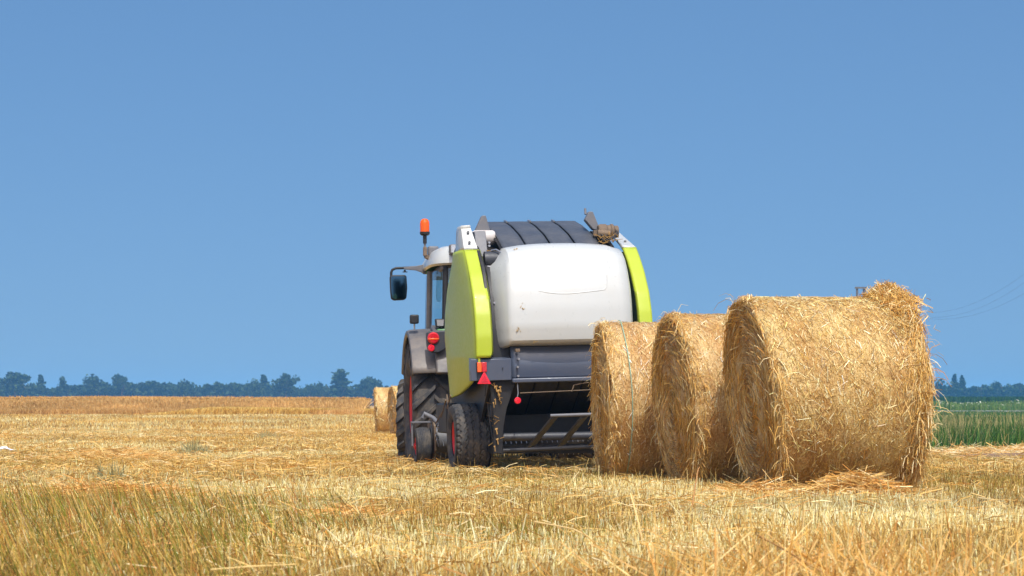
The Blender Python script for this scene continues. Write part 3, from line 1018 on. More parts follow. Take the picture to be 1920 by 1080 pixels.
# ------------------------------------------------------------------ power line
def power_line():
    M_WOOD = paint('pole_wood', (88, 84, 82), .85, .2)
    M_WIRE = paint('cable_metal', (70, 74, 80), .5, 0, metal=.6)
    zt = lambda py, d: CZ + (HZ - py) * d / FPX
    d = 250
    x0, x1 = (1607 - 960) * d / FPX, (1620 - 960) * d / FPX
    t = tag(empty('utility_pole', ((x0 + x1) / 2, d, tz(43, d))), 'dark twin-post utility pole whose crossbar just shows over the nearest bale', 'utility pole')
    hw = (x1 - x0) / 2; top = zt(539, d)
    for s in (-1, 1):
        MB().tube([(s * hw, 0, -.3), (s * hw, 0, top)], .15, 10, .13).build('post', M_WOOD, t)
    MB().beam((-hw - .3, -.15, top - .05), (hw + .3, -.15, top - .05), .16, .22).build('crossbar', M_WOOD, t)
    for (lab, ya, yb, yc) in (('highest of three thin power cables at upper right', 541, 586, 515), ('middle one of three thin power cables at upper right', 541, 595, 531), ('lowest of three thin power cables at upper right', 541, 598, 551)):
        # plan: from the pole to the next support outside the frame
        def xy(t_): return 43 + 10 * t_, 250 - 100 * t_
        ts = [0, .29, .57]
        zs = [zt(p, xy(q)[1]) for p, q in zip((ya, yb, yc), ts)]
        co = np.polyfit(ts, zs, 2)
        pts = [(*xy(q), float(np.polyval(co, q))) for q in np.linspace(0, .72, 40)]
        tag(MB().tube(pts, .007, 5).build('power_cable', M_WIRE), lab, 'cable', 'cables of the power line')


power_line()

# ------------------------------------------------------------------ machine paints
M_WHITE = paint('white_panel', (178, 180, 177), .26, .14, (170, 158, 130), coat=.25, scale=2.2)
M_LIME = paint('lime_panel', (158, 172, 40), .36, .12, (180, 172, 110), coat=.08, scale=2.5, spec=.35)
M_DARK = paint('dark_steel', (44, 47, 54), .45, .12, (120, 104, 80), scale=4)
M_SLATE = paint('slate_steel', (66, 74, 90), .30, .15, (120, 110, 92), coat=.3, scale=2.5)
M_GREY = paint('grey_steel', (96, 97, 102), .5, .18, (150, 134, 110), scale=5)
M_BLACK = paint('black_plastic', (19, 19, 22), .5, .1, (96, 84, 66), scale=5)
M_BELT = paint('rubber_belt', (58, 62, 70), .42, .3, (120, 116, 110), scale=2.5)
M_TYRE = paint('tyre_rubber', (58, 58, 60), .75, .5, (138, 124, 104), scale=7, spec=.3)
M_RED = paint('red_rim', (196, 28, 30), .4, .2, (160, 110, 80), scale=6)
M_CHROME = paint('bright_steel', (180, 180, 182), .3, .2, (150, 136, 110), metal=.9, scale=12)
M_RUST = paint('worn_metal', (98, 82, 66), .7, .5, (150, 124, 92), scale=9, bump=.4)
M_HOSE = paint('rubber_hose', (20, 20, 22), .4, .2)
M_GOLD = paint('chaff_caked_fitting', (134, 100, 44), .6, .5, (190, 150, 84), scale=20, bump=.6)
M_FENDER = paint('grey_mudguard', (84, 82, 82), .5, .6, (150, 134, 116), scale=2.4, coat=.1)
M_GREEN = paint('green_panel', (52, 112, 58), .35, .15, coat=.3)
M_LREFL = paint('red_reflector', (214, 22, 44), .25, .05, coat=.5)
M_LORANGE = paint('orange_lens', (236, 92, 22), .2, .05, coat=.5)
M_LRED = paint('red_lens', (186, 22, 34), .2, .08, coat=.5)
M_LCLEAR = paint('clear_lens', (200, 200, 200), .15, .1, metal=.6)


def lens_mat(name, col, tr=.5):
    m, nt, b = new_mat(name)
    b.inputs['Base Color'].default_value = (*lin(col), 1)
    b.inputs['Roughness'].default_value = .12
    b.inputs['Transmission Weight'].default_value = tr
    b.inputs['IOR'].default_value = 1.2
    b.inputs['Coat Weight'].default_value = .5
    return m


M_AMBER = lens_mat('amber_dome', (255, 104, 20), .35)


def glass_mat():
    m = bpy.data.materials.new('cab_glass'); m.use_nodes = True
    nt = m.node_tree; nt.nodes.clear()
    o = N(nt, 'ShaderNodeOutputMaterial')
    t = N(nt, 'ShaderNodeBsdfTransparent'); t.inputs['Color'].default_value = (.62, .78, .80, 1)
    g = N(nt, 'ShaderNodeBsdfGlossy'); g.inputs['Roughness'].default_value = .03; g.inputs['Color'].default_value = (.9, .95, 1, 1)
    f = N(nt, 'ShaderNodeFresnel'); f.inputs['IOR'].default_value = 1.5
    ad = N(nt, 'ShaderNodeMath', operation='ADD'); ad.inputs[1].default_value = .06
    mx = N(nt, 'ShaderNodeMixShader')
    nt.links.new(f.outputs[0], ad.inputs[0]); nt.links.new(ad.outputs[0], mx.inputs[0])
    nt.links.new(t.outputs[0], mx.inputs[1]); nt.links.new(g.outputs[0], mx.inputs[2])
    nt.links.new(mx.outputs[0], o.inputs['Surface'])
    return m


M_GLASS = glass_mat()


def mirror_mat():
    m, nt, b = new_mat('mirror_glass')
    b.inputs['Base Color'].default_value = (.06, .12, .17, 1)
    b.inputs['Metallic'].default_value = 1
    b.inputs['Roughness'].default_value = .05
    return m


M_MIRROR = mirror_mat()


class Frame:
    """local frame of a machine: x right, y forward, z up; finds the point of the machine seen at a photo pixel on a known plane"""
    def __init__(s, loc, roll, yaw):
        s.M = Matrix.Translation(loc) @ Matrix.Rotation(R_(yaw), 4, 'Z') @ Matrix.Rotation(R_(roll), 4, 'Y')
        s.inv = s.M.inverted()

    def at(s, px, py, v=None, u=None):
        o = s.inv @ Vector((0, 0, CZ))
        d = (s.inv.to_3x3() @ Vector(((px - 960) / FPX, 1, (HZ - py) / FPX)))
        t = (v - o.y) / d.y if v is not None else (u - o.x) / d.x
        return o + d * t


# ------------------------------------------------------------------ round baler
BL_LOC, BL_ROLL, BL_YAW = (0.57, 22.2, 0.0), -1.6, 10.0
BF = Frame(Vector(BL_LOC), BL_ROLL, BL_YAW)


def ribbed_tyre(R, W, n=200, grooves=5, zig=.012, nz=34, depth=.014):
    """implement tyre with zigzag circumferential ribs and shoulder blocks"""
    prof = []
    sw = W / 2
    for x in np.linspace(-1, 1, 57):
        ax = abs(x)
        r = R - .018 * ax ** 2 - .05 * max(0, (ax - .86) / .14) ** 2
        prof.append((r, x * sw))
    P = []
    for i in range(n):
        t = 2 * math.pi * i / n
        tri = abs(((i * nz / n) % 1) * 2 - 1) * 2 - 1
        row = []
        side = [(R * .56, -sw * .86), (R * .62, -sw * .97), (R * .74, -sw * 1.05), (R * .86, -sw * 1.04), (R * .93, -sw * 1.01)]
        for r, x in side: row.append((x, r * math.cos(t), r * math.sin(t)))
        for r, x in prof:
            a = (x / W + .5) * grooves + tri * .16
            fr = abs((a % 1) - .5)
            dpt = depth if fr < .13 else 0
            if abs(x) > sw * .8:
                dpt = depth * 1.2 if ((i * nz / n + (.5 if x > 0 else 0)) % 1) < .34 else 0
            row.append((x, (r - dpt) * math.cos(t), (r - dpt) * math.sin(t)))
        for r, x in reversed(side): row.append((-x, r * math.cos(t), r * math.sin(t)))
        P.append(row)
    return MB().grid(P, wu=True)


def rim_mb(R, W, dish=.05, sgn=-1):
    m = MB()
    pr = [(R, -W / 2 * .78), (R * .95, -W / 2 * .82), (R * .9, -W / 2 * .78), (R * .82, -W / 2 * .6), (R * .78, -W / 2 * .3), (R * .55, -dish), (R * .32, -dish - .01), (R * .3, -dish - .05), (R * .12, -dish - .06), (0.005, -dish - .06)]
    m.lathe(pr, n=40)
    m.lathe([(R, W / 2 * .93), (R * .9, W / 2 * .9), (R * .82, W / 2 * .6), (R * .5, W * .1), (.005, W * .1)], n=40)
    m.lathe([(R * .8, -W / 2 * .6), (R * .8, W / 2 * .6)], n=40)
    for k in range(8):
        t = k * math.pi / 4
        c = Vector((-dish - .02, .21 * R / .5 * math.cos(t) * 1.0, .21 * R / .5 * math.sin(t)))
        m.tube([c, c + Vector((-.02, 0, 0))], .012, 6)
    if sgn > 0: m.v = [(-x, y, z) for x, y, z in m.v]
    return m


def baler():
    root = tag(empty('round_baler', BL_LOC, (0, R_(BL_ROLL), R_(BL_YAW))), 'lime, white and black round baler standing behind the tractor with its tailgate towards us', 'baler')
    at = BF.at

    # chamber: the closed dark body between the panels
    body = [(.16, 1.04), (.16, 1.45), (.22, 1.9), (.42, 2.22), (.78, 2.46), (1.3, 2.58), (1.9, 2.66), (2.5, 2.5), (2.9, 1.9), (2.95, 1.3), (2.8, .8), (2.2, .42), (1.25, .42), (.9, .62)]
    MB().prism(body, -.74, .76).build('bale_chamber', M_BLACK, root, bevel=.02)
    # side walls with round outline
    wall = [(.10, .98), (.06, 1.5), (.14, 1.95), (.36, 2.28), (.72, 2.52), (1.2, 2.70), (1.8, 2.78), (2.4, 2.6), (2.9, 2.1), (3.0, 1.4), (2.9, .6), (1.3, .36), (.9, .45)]
    for s in (-1, 1):
        MB().prism(wall, s * .775 - .02, s * .775 + .02).build('side_wall', M_BLACK, root, bevel=.006)

    # tailgate cover, bulging white moulding
    zs = [(1.385, .16), (1.395, .02), (1.415, -.07), (1.45, -.105), (1.6, -.125), (1.8, -.11), (2.0, -.07), (2.2, .0), (2.35, .09), (2.44, .19), (2.505, .33), (2.53, .47), (2.537, .62)]
    zz = np.interp(np.linspace(0, 1, 46), np.linspace(0, 1, len(zs)), [a for a, b in zs])
    vv = np.interp(np.linspace(0, 1, 46), np.linspace(0, 1, len(zs)), [b for a, b in zs])
    CX = .065

    def cover_v(s, z):
        return float(np.interp(z, zz, vv)) + .05 * s * s

    def side_v(x): return float(np.interp(abs(x), [.6, .66, .72, .76], [0, .01, .04, .1]))

    cols = [(-.775, .36), (-.765, .30), (-.7, .145), (-.648, .03), (-.628, .008)] + [(x, 0) for x in np.concatenate([np.linspace(-.6, 0, 16), np.linspace(.04, .635, 16)])] + [(.66, .01), (.72, .04), (.76, .1), (.795, .26), (.805, .34)]
    rows = []
    for z, v in zip(zz, vv):
        row = []
        for x, dv in cols:
            s = max(-1, min(1, x / .62))
            low = max(0, (1.5 - z) / .16)
            dz = -.055 * low * max(0, min(1, (-x - .6) / .1)) - .04 * max(0, (z - 2.3) / .25) * min(1, abs(x) / .62) ** 3 * (1 if x < 0 else .4) - (.15 if x < 0 else .03) * max(0, min(1, (z - 2.0) / .5)) * max(0, min(1, (abs(x) - .6) / .12))
            row.append((CX + x * (1 - .05 * max(0, z - 1.9)), v + .05 * s * s + dv, z + dz + .012 * (1 - s * s) * max(0, (z - 2.35) / .2)))
        rows.append(row)
    cov = MB().grid(rows).build('tailgate_cover', M_WHITE, root, smooth=30, solid=.02)
    m = MB()   # pressed U-shaped bead
    for pix, r in (([(1140, 466), (1139, 490), (1138, 520), (1137, 538), (1134, 543), (1120, 545), (1095, 548), (1068, 550.5), (1045, 550.5), (1025, 548), (1010, 545)], .011), ([(1146, 470), (1145, 490), (1143, 503)], .007)):
        pts = []
        for px, py in pix:
            v = .0
            for _ in range(6):
                p = at(px, py, v=v); v = cover_v(max(-1, min(1, (p.x - CX) / .62)), p.z) + side_v(p.x - CX)
            pts.append((p.x, p.y + .003, p.z))
        m.tube(pts, r * .7, 8)
    m.build('pressed_bead', M_WHITE, cov)
    mm = MB()  # chips and dried chaff at the cover's edges
    for px, py, w_, h_ in ((979, 575, .018, .09), (974, 618, .05, .02), (966, 466, .04, .012), (1003, 640, .03, .015)):
        v = 0
        for _ in range(6):
            p = at(px, py, v=v); v = cover_v(max(-1, min(1, (p.x - CX) / .62)), p.z)
        for _ in range(5):
            q = Vector((p.x + random.uniform(-w_, w_) * .6, p.y - .003, p.z + random.uniform(-h_, h_) * .6))
            q.y = cover_v(max(-1, min(1, (q.x - CX) / .62)), q.z) - .004
            mm.beam(q, q + Vector((random.uniform(-.02, .02), 0, random.uniform(-.025, .025))), .008, .004)
    mm.build('chaff_specks', paint('dry_chaff', (176, 146, 92), .8, .2), cov, smooth=0)['kind'] = 'stuff'

    # flat rubber belts over the top
    for k in range(4):
        w_ = .264
        x0 = -.50 + .287 * k
        prof = [(.40, 2.36), (.55, 2.46), (.8, 2.575), (1.1, 2.69), (1.6, 2.83), (2.05, 2.925), (2.25, 2.94), (2.6, 2.86), (3.0, 2.5)]
        zs_ = np.interp(np.linspace(.40, 3.0, 36), [a for a, b in prof], [b for a, b in prof])
        P = [[(x0 + w_ * j / 5, v, z + .002 * math.sin(math.pi * j / 5)) for j in range(6)] for v, z in zip(np.linspace(.40, 3.0, 36), zs_)]
        MB().grid(P).build('belt', M_BELT, root, solid=.008)
    P = [[(x, v, z - .035) for x in (-.52, .66)] for v, z in zip(np.linspace(.40, 3.0, 36), zs_)]
    MB().grid(P).build('belt_gap_floor', M_BLACK, root, solid=.01)  # black sheet added as painted shade in the gaps between belts
    for k in range(1, 4):
        x = -.50 + .287 * k - .01
        MB().beam((x - .004, 2.05, 2.935), (x + .004, 1.95, 2.912), .02, .02).build('belt_guide', M_CHROME, root)
    # rollers carrying the belts
    for (v, z, r, x0, x1) in ((2.2, 2.82, .10, -.48, .62), (.62, 2.38, .09, -.72, .72)):
        MB().tube([(x0, v, z), (x1, v, z)], r, 24).build('roller', M_DARK, root)

    # tension arms standing at both sides of the belts
    for s, pix in ((-1, [(889, 437), (904, 404), (911, 404), (921, 437)]), (1, [(1097, 412), (1105, 396), (1112, 397), (1127, 434), (1112, 430)])):
        v0 = 1.2
        pl = [at(px, py, v=v0) for px, py in pix]
        m = MB().prism([(p.x, p.z) for p in pl], v0, v0 + .10, fn=lambda a, b, c: (a, c, b))
        m.build('tension_arm', M_GREY, root, bevel=.008)
    p = at(1098, 402, v=1.3)
    MB().tube([p, p + Vector((0, .02, .07))], .014, 8).build('arm_pin', M_GREY, root)

    # tank and box left of the belts
    a_, b_ = at(886, 438, v=1.15), at(925, 438, v=1.15)
    mt = MB().lathe([(.005, 0), (.07, .003), (.085, .03), (.085, .24), (.07, .262), (.005, .265)], c=(a_.x, 1.2, a_.z - .045), n=24)
    mt.build('spring_housing', paint('bleached_metal', (190, 184, 180), .5, .4, scale=8), root)
    a_, b_ = at(886, 448, v=1.05), at(923, 668, v=.30)
    box = MB().prism([(.86, 2.72), (1.13, 2.72), (1.13, 1.9), (.4, 1.05), (.20, 1.05), (.22, 1.9), (.52, 2.25), (.70, 2.36)], -.785, -.655).build('frame_post', M_GREY, root, bevel=.008)
    for px, py in ((917, 455), (917, 461), (916, 475), (915, 487), (913, 500), (918, 492), (924, 535), (927, 568), (928, 612), (929, 620)):
        p = at(px, py, v=.8)
        p = at(px, py, v=float(np.interp(p.z, [1.9, 2.25, 2.36, 2.72], [.22, .52, .70, .86])))
        MB().tube([p + Vector((0, -.02, 0)), p + Vector((0, .04, 0))], .014, 6).build('bolt', M_CHROME, box)
    p = at(917, 481, v=.75)
    m = MB()
    for _ in range(26):
        q = p + Vector((random.gauss(0, .035), random.gauss(-.03, .02), random.gauss(0, .03)))
        m.beam(q, q + Vector((random.uniform(-.05, .05), random.uniform(-.02, .02), random.uniform(-.04, .04))), .01, .006)
    m.build('chaff_clump', M_GOLD, box, smooth=0)['kind'] = 'stuff'
    MB().tube([at(914, 500, v=.55), at(934, 500, v=.5)], .012, 8).build('latch_rod', M_CHROME, root)
    MB().tube([at(929, 520, v=.5), at(931, 560, v=.45), at(934, 600, v=.4), at(936, 660, v=.3)], .026, 12).build('hydraulic_ram', M_BLACK, root)
    MB().tube([at(921, 470, v=.6), at(930, 468, v=.55), at(941, 474, v=.5), at(944, 484, v=.45)], .010, 8).build('cover_strut', M_CHROME, root)

    # worn bearing end and gearbox right of the belts
    m = MB()
    c = at(1141, 434, v=.95)
    m.lathe([(.005, -.12), (.075, -.115), (.09, -.09), (.09, -.02), (.078, -.015), (.078, .03), (.09, .035), (.09, .06), (.07, .075), (.07, .12), (.04, .125), (.005, .13)], c=(c.x, 1.0, c.z), n=24)
    m.beam((c.x - .18, .95, c.z - .02), (c.x - .05, .95, c.z - .03), .07, .07)
    c2 = at(1128, 437, v=.9)
    m.tube([(c2.x - .05, .9, c2.z), (c2.x + .1, .9, c2.z - .01)], .04, 12)
    gb = m.build('bearing_drum', M_RUST, root, bevel=.004)
    for k in range(3):
        pts = [at(1122 + 6 * k, 440, v=.8), at(1132 + 5 * k, 452 - k, v=.72), at(1146 + 4 * k, 446 - 2 * k, v=.8), at(1156 + k, 436, v=.9), at(1150, 424 + 3 * k, v=1.0)]
        MB().tube(pts, .012, 8).build('hydraulic_hose', M_HOSE, gb)
    m = MB()
    for _ in range(40):
        q = at(random.uniform(1120, 1160), random.uniform(440, 455), v=random.uniform(.55, .8))
        m.beam(q, q + Vector((random.uniform(-.07, .07), random.uniform(-.03, .03), random.uniform(-.03, .05))), .008, .005)
    m.build('chaff_clump', M_GOLD, gb, smooth=0)['kind'] = 'stuff'

    # side panels: lime moulding with a rear return and a white top piece
    for s in (-1, 1):
        def rear(z): return float(np.interp(z, [.9, 1.12, 1.5, 1.75, 1.95, 2.2, 2.38, 2.5, 2.76], [.06, 0, .0, .055, .14, .34, .54, .70, 1.18]))
        def front(z): return float(np.interp(z, [.84, 1.0, 1.2, 1.56, 1.82, 2.1, 2.42, 2.5], [2.08, 2.15, 2.25, 2.4, 2.34, 2.1, 1.62, 1.5]))
        def bot(v): return float(np.interp(v, [0, .1, .46, .9, 1.39, 1.9, 2.08], [1.14, 1.09, 1.0, .93, .87, .845, .84]))
        us, rows = s * .97, []
        for z in np.linspace(.84, 2.5, 44):
            lo, hi = rear(max(z, 1.0)), front(z)
            row = []
            if z < 1.14:   # rising lower edge
                vs_ = [v for v in np.linspace(0, 2.1, 200) if bot(v) <= z]
                lo = max(lo, min(vs_)) if vs_ else 1.95
            for j in range(25):
                q = j / 24
                v = lo + (hi - lo) * q
                bulge = .05 * math.sin(math.pi * min(1, max(0, q))) * min(1, (z - .8) / .5)
                row.append((us + s * bulge - s * .05 * (max(0, 1 - q / .06)) ** 2 * .5, v, z))
            rows.append(row)
        pan = MB().grid(rows).build('side_panel', M_LIME, root, smooth=50, solid=.018)
        pan.location.x = .08 if s > 0 else .035
        # return towards the tailgate
        rws = []
        for z in np.linspace(1.27, 2.5, 36):
            r0 = rear(z)
            a = min(1, (z - 1.25) / .06)
            rws.append([(s * (.97 - (.19 if s < 0 else .165) * q * (.75 + .25 * a)), r0 - .012 * math.sin(q * math.pi * .5) + .03 * max(0, q - .9) * 10, z) for q in np.linspace(0, 1, 9)])
        MB().grid(rws).build('panel_return', M_LIME, pan, smooth=50, solid=.015)
        rws = []
        def rtop(z): return rear(z) + (z - 2.5) / .26 * (.42 if s > 0 else -.3)
        for z in np.linspace(2.5, 2.78, 10):
            r0 = rtop(z)
            k = (z - 2.5) / .28
            rws.append([(s * .975, r0 + .62 * (1 - k * .55), z), (s * .985, r0 + .3 * (1 - k * .4), z), (s * .975, r0 + .03, z), (s * .965, r0, z), (s * (.965 - .15 * (1 - .35 * k)), r0 - .02, z + .004), (s * (.955 - .15 * (1 - .35 * k)), r0 + .05, z + .004)])
        tp = MB().grid(rws).build('top_plate', M_WHITE, pan, smooth=30, solid=.014)
        for z in (2.58, 2.7):
            p = Vector((s * .90, rtop(z) - .028, z))
            MB().tube([p, p + Vector((0, -.012, .004))], .016, 8).build('bolt', M_DARK, tp)
        # black gap strip between the return and the tailgate
        rws = [[(s * .80, rear(z) + .05, z), (s * .77, rear(z) + .08, z)] for z in np.linspace(1.1, 2.7, 24)]
        MB().grid(rws).build('gap_strip', M_BLACK, root, solid=.02)

    # lower rear plate and its lip
    rws = []
    for z in np.linspace(1.03, 1.40, 14):
        k = (z - 1.03) / .37
        rws.append([(x, .09 - .055 * math.sin(k * math.pi) * .6 - .03 * (1 - k) + .02 * k, z) for x in np.linspace(-.545, .78, 20)])
    MB().grid(rws).build('rear_plate', M_SLATE, root, solid=.01)
    MB().beam((-.55, .01, 1.012), (.78, .01, 1.012), .09, .05).build('plate_lip', M_SLATE, root, bevel=.012)
    br = MB().prism([(.02, 1.02), (.02, 1.255), (.14, 1.275), (.14, 1.02)], -1.0, -.55).build('lamp_bracket', M_SLATE, root, bevel=.006)
    for px, py, r in ((972, 673, .013), (970, 688, .013), (971, 705, .013), (942, 690, .007)):
        p = at(px, py, v=.03); MB().tube([p + Vector((0, -.03, 0)), p + Vector((0, .06, 0))], r, 8).build('bolt', M_CHROME if r > .01 else M_DARK, br)
    p = at(966, 657, v=.0)
    MB().beam(p, p + Vector((.05, 0, 0)), .05, .035).build('hinge_block', M_RUST, root, bevel=.004)
    # tapering leg under the bracket
    pl = [at(px, py, v=.12) for px, py in ((918, 711), (968, 711), (950, 765), (944, 800), (942, 850), (925, 850), (926, 780))]
    MB().prism([(p.x, p.z) for p in pl], .10, .16, fn=lambda a, b, c: (a, c, b)).build('frame_leg', M_BLACK, root, bevel=.006)
    MB().tube([at(916, 728, v=.35), at(935, 792, v=.3)], .028, 12).build('hydraulic_ram', M_BLACK, root)
    MB().tube([at(931, 775, v=.28), at(938, 806, v=.26), at(940, 852, v=.26)], .024, 12).build('support_strut', M_DARK, root)
    for dx in (0, 4, 8):
        MB().tube([at(918 + dx, 700, v=.5), at(913 + dx, 740, v=.45), at(919 + dx, 790, v=.42), at(928 + dx, 850, v=.4)], .013, 8).build('hydraulic_hose', M_HOSE, root)
    for px, py, w_ in ((928, 726, .035), (932, 735, .04), (934, 742, .03), (925, 720, .022), (936, 727, .03), (927, 750, .02), (929, 806, .03), (931, 825, .028), (926, 838, .02), (924, 756, .018)):
        p = at(px, py, v=.07)
        m = MB().tube([p, p + Vector((w_ * .8, .0, w_ * .5))], w_ * .5, 8, w_ * .3)
        m.tube([p + Vector((.01, 0, .01)), p + Vector((w_ * .5, -.02, -.05))], w_ * .22, 6)
        m.build('valve_fitting', M_GOLD, root)
    m = MB()
    for _ in range(34):
        q = at(random.choice([random.gauss(929, 3), random.gauss(936, 5)]), random.uniform(722, 850), v=random.uniform(.06, .3))
        if q.z > .3: m.beam(q, q + Vector((random.uniform(-.07, .07), random.uniform(-.03, .03), random.uniform(-.05, .05))), .007, .005)
    m.build('chaff_clump', M_GOLD, root, smooth=0)['kind'] = 'stuff'

    # lamp and reflectors
    p = at(904, 688.5, v=-.03)
    lamp = MB().box(p.x - .058, p.x + .052, -.015, .02, p.z - .058, p.z + .058).build('tail_lamp', M_BLACK, root, bevel=.008)
    MB().box(p.x - .055, p.x - .008, -.05, -.015, p.z - .054, p.z + .054).build('indicator_lens', M_LORANGE, lamp, bevel=.006)
    MB().box(p.x - .006, p.x + .049, -.05, -.015, p.z - .054, p.z + .054).build('brake_lens', M_LRED, lamp, bevel=.006)
    t3 = [at(px, py, v=-.04) for px, py in ((908, 696), (921, 720), (895, 720))]
    tri = MB().prism([(q.x, q.z) for q in t3], -.045, -.03, fn=lambda a, b, c: (a, c, b)).build('triangle_reflector', M_LREFL, root, bevel=.004)
    ins = [(t3[0] + t3[1] + t3[2]) / 3 + (q - (t3[0] + t3[1] + t3[2]) / 3) * .55 for q in t3]
    MB().prism([(q.x, q.z) for q in ins], -.049, -.044, fn=lambda a, b, c: (a, c, b)).build('reflector_inset', paint('deep_red_inset', (186, 14, 40), .2, .05, coat=.6), tri)
    MB().box(at(896, 705, v=.0).x, at(906, 705, v=0).x, -.01, .02, at(900, 712, v=0).z, at(900, 697, v=0).z).build('reflector_bracket', M_DARK, root)
    p = at(970.5, 751, v=-.06)
    ref = MB().lathe([(.004, -.016), (.03, -.014), (.037, -.006), (.037, .006), (.004, .008)], c=(p.x, p.y, p.z), n=24, axis='y').build('round_reflector', M_LREFL, root)
    q = at(970, 716, v=0)
    MB().tube([q, (q.x, -.03, p.z + .08), (p.x, -.045, p.z + .03)], .006, 8).build('reflector_stalk', M_GREY, ref)
    MB().tube([at(975, 737, v=.02), at(1040, 734, v=.02), at(1190, 727, v=.02)], .006, 6).build('trip_wire', M_RUST, root)
    MB().tube([at(1072, 734, v=0), at(1076, 722, v=0), at(1090, 719, v=0), at(1104, 717, v=-.02)], .006, 6).build('wire_arm', M_RUST, root)

    # dark chute plates with slots, floor band; their black stands in for shade inside
    for k in range(5):
        x = -.52 + .27 * k
        MB().add([(x, .17, 1.0), (x + .25, .17, 1.0), (x + .25, .85, .64), (x, .85, .64)], [(0, 1, 2, 3)]).build('lower_belt', M_BLACK, root, solid=.01)
    MB().box(-.72, .74, .86, .9, .36, .68).build('chute_floor', M_BLACK, root)

    # bale ramp and axle tubes
    MB().tube([at(935, 820, v=.25), at(1195, 815, v=.25)], .046, 18).build('axle_tube', M_DARK, root)
    MB().tube([at(926, 845, v=.3), at(1195, 833, v=.3)], .027, 14).build('lower_tube', M_DARK, root)
    MB().beam(at(920, 862, v=.6) + Vector((0, 0, .12)), at(1190, 860, v=.6) + Vector((0, 0, .12)), .3, .10).build('belly_plate', M_BLACK, root)
    rp = MB().tube([at(1032, 779.5, v=-.42), at(1195, 774, v=-.42)], .018, 12).build('bale_ramp', M_GREY, root)
    for px in (1033, 1089, 1145, 1195):
        a_ = at(px + 7, 782 - (px - 1033) * .03, v=-.40); b_ = at(px - 37, 836 - (px - 1033) * .03, v=.15)
        MB().beam(a_, b_, .10, .025, up=(0, -.6, 1)).build('ramp_arm', M_DARK, rp, bevel=.004)

    # road wheels
    for s in (-1, 1):
        wh = ribbed_tyre(.395, .40).build('tyre', M_TYRE, None, smooth=34)
        hub = empty('wheel', (s * .875, 1.08, .385)); hub.parent = root
        wh.parent = hub
        rim_mb(.225, .40, sgn=s).build('rim', M_RED, hub)
        hub.rotation_euler = (random.random(), 0, 0)
    MB().tube([(-.9, 1.08, .385), (.9, 1.08, .385)], .05, 14).build('axle', M_DARK, root)
    for s in (-1, 1):
        MB().box(s * .70 - .04, s * .70 + .04, .3, 3.5, .62, .76).build('frame_rail', M_DARK, root, bevel=.01)
        MB().prism([(.35, .85), (1.8, .85), (1.9, .98), (.25, .98)], s * .70, s * .80).build('under_guard', M_BLACK, root)

    # pickup with its gauge wheels
    MB().tube([(-1.0, 3.35, .32), (1.0, 3.35, .32)], .16, 20).build('pickup_reel', M_GREY, root)
    m = MB()
    for k in range(30):
        x = -.95 + 1.9 * k / 29
        for t in (0, 1.57, 3.14, 4.71):
            m.tube([(x, 3.35 + .15 * math.cos(t), .32 + .15 * math.sin(t)), (x, 3.35 + .25 * math.cos(t + .3), .32 + .25 * math.sin(t + .3))], .006, 5)
    m.build('pickup_tines', M_CHROME, root)['kind'] = 'stuff'
    for s in (-1, 1):
        MB().prism([(3.0, .2), (3.0, .5), (3.25, .62), (3.6, .55), (3.65, .2), (3.3, .1)], s * 1.0 - .012, s * 1.0 + .012).build('pickup_cheek', M_RUST if s < 0 else M_GREY, root, bevel=.004)
        gw = empty('gauge_wheel', (s * 1.135, 3.22, .255)); gw.parent = root
        ribbed_tyre(.235, .19, n=120, grooves=9, nz=1, depth=.006, zig=0).build('tyre', M_TYRE, gw, smooth=34)
        rim_mb(.13, .19, sgn=s).build('rim', M_RED, gw)
        fr = MB()
        for q in (-1, 1):
            fr.beam((s * 1.135 + q * .125, 3.22, .255), (s * 1.135 + q * .125, 3.22, .545), .02, .06, up=(0, 1, 0))
        fr.beam((s * 1.135 - .135, 3.22, .55), (s * 1.135 + .135, 3.22, .55), .10, .022)
        fr.build('wheel_fork', M_GREY, root, bevel=.003)
        MB().tube([(s * 1.12, 3.2, .60), (s * 1.1, 3.2, .655), (s * 1.0, 3.15, .60), (s * .93, 3.0, .50)], .028, 10).build('fork_arm', M_GREY, root)
        MB().beam((s * .90, 2.85, .58), (s * .90, 2.25, .33), .055, .055).build('tilt_beam', M_GREY, root)
    m = MB()
    for k in range(9):
        c = at(822 - .4 * k + 1.5 * math.sin(k), 795 + 4.4 * k, u=-1.0)
        m.lathe([(.014, -.004), (.019, 0), (.014, .004)], c=(c.x, c.y, c.z), n=8, axis=('x', 'y')[k % 2])
    m.build('chain', M_CHROME, root)['kind'] = 'stuff'
    for a, b in (((836, 750), (828, 782)), ((832, 768), (818, 792)), ((845, 742), (838, 765)), ((838, 740), (842, 775))):
        MB().tube([at(*a, u=-1.0), at(*b, u=-1.0)], .010, 6).build('linkage_rod', M_RUST, root)
    MB().box(-1.0, -.86, 2.0, 2.8, .42, .78).build('gearbox_cover', M_BLACK, root, bevel=.02)
    # drawbar to the tractor
    MB().beam((-.35, 3.4, .7), (-.08, 5.0, .52), .12, .14).build('drawbar', M_DARK, root, bevel=.01)
    MB().beam((.35, 3.4, .7), (-.02, 5.0, .52), .12, .14).build('drawbar', M_DARK, root, bevel=.01)
    MB().tube([(0, 3.2, .85), (-.05, 4.9, .75)], .06, 14).build('drive_shaft', M_BLACK, root)


baler()

# ------------------------------------------------------------------ tractor
TR_LOC, TR_ROLL, TR_YAW = (-.12, 27.2, -.10), -.6, 7.8
TF = Frame(Vector(TR_LOC), TR_ROLL, TR_YAW)


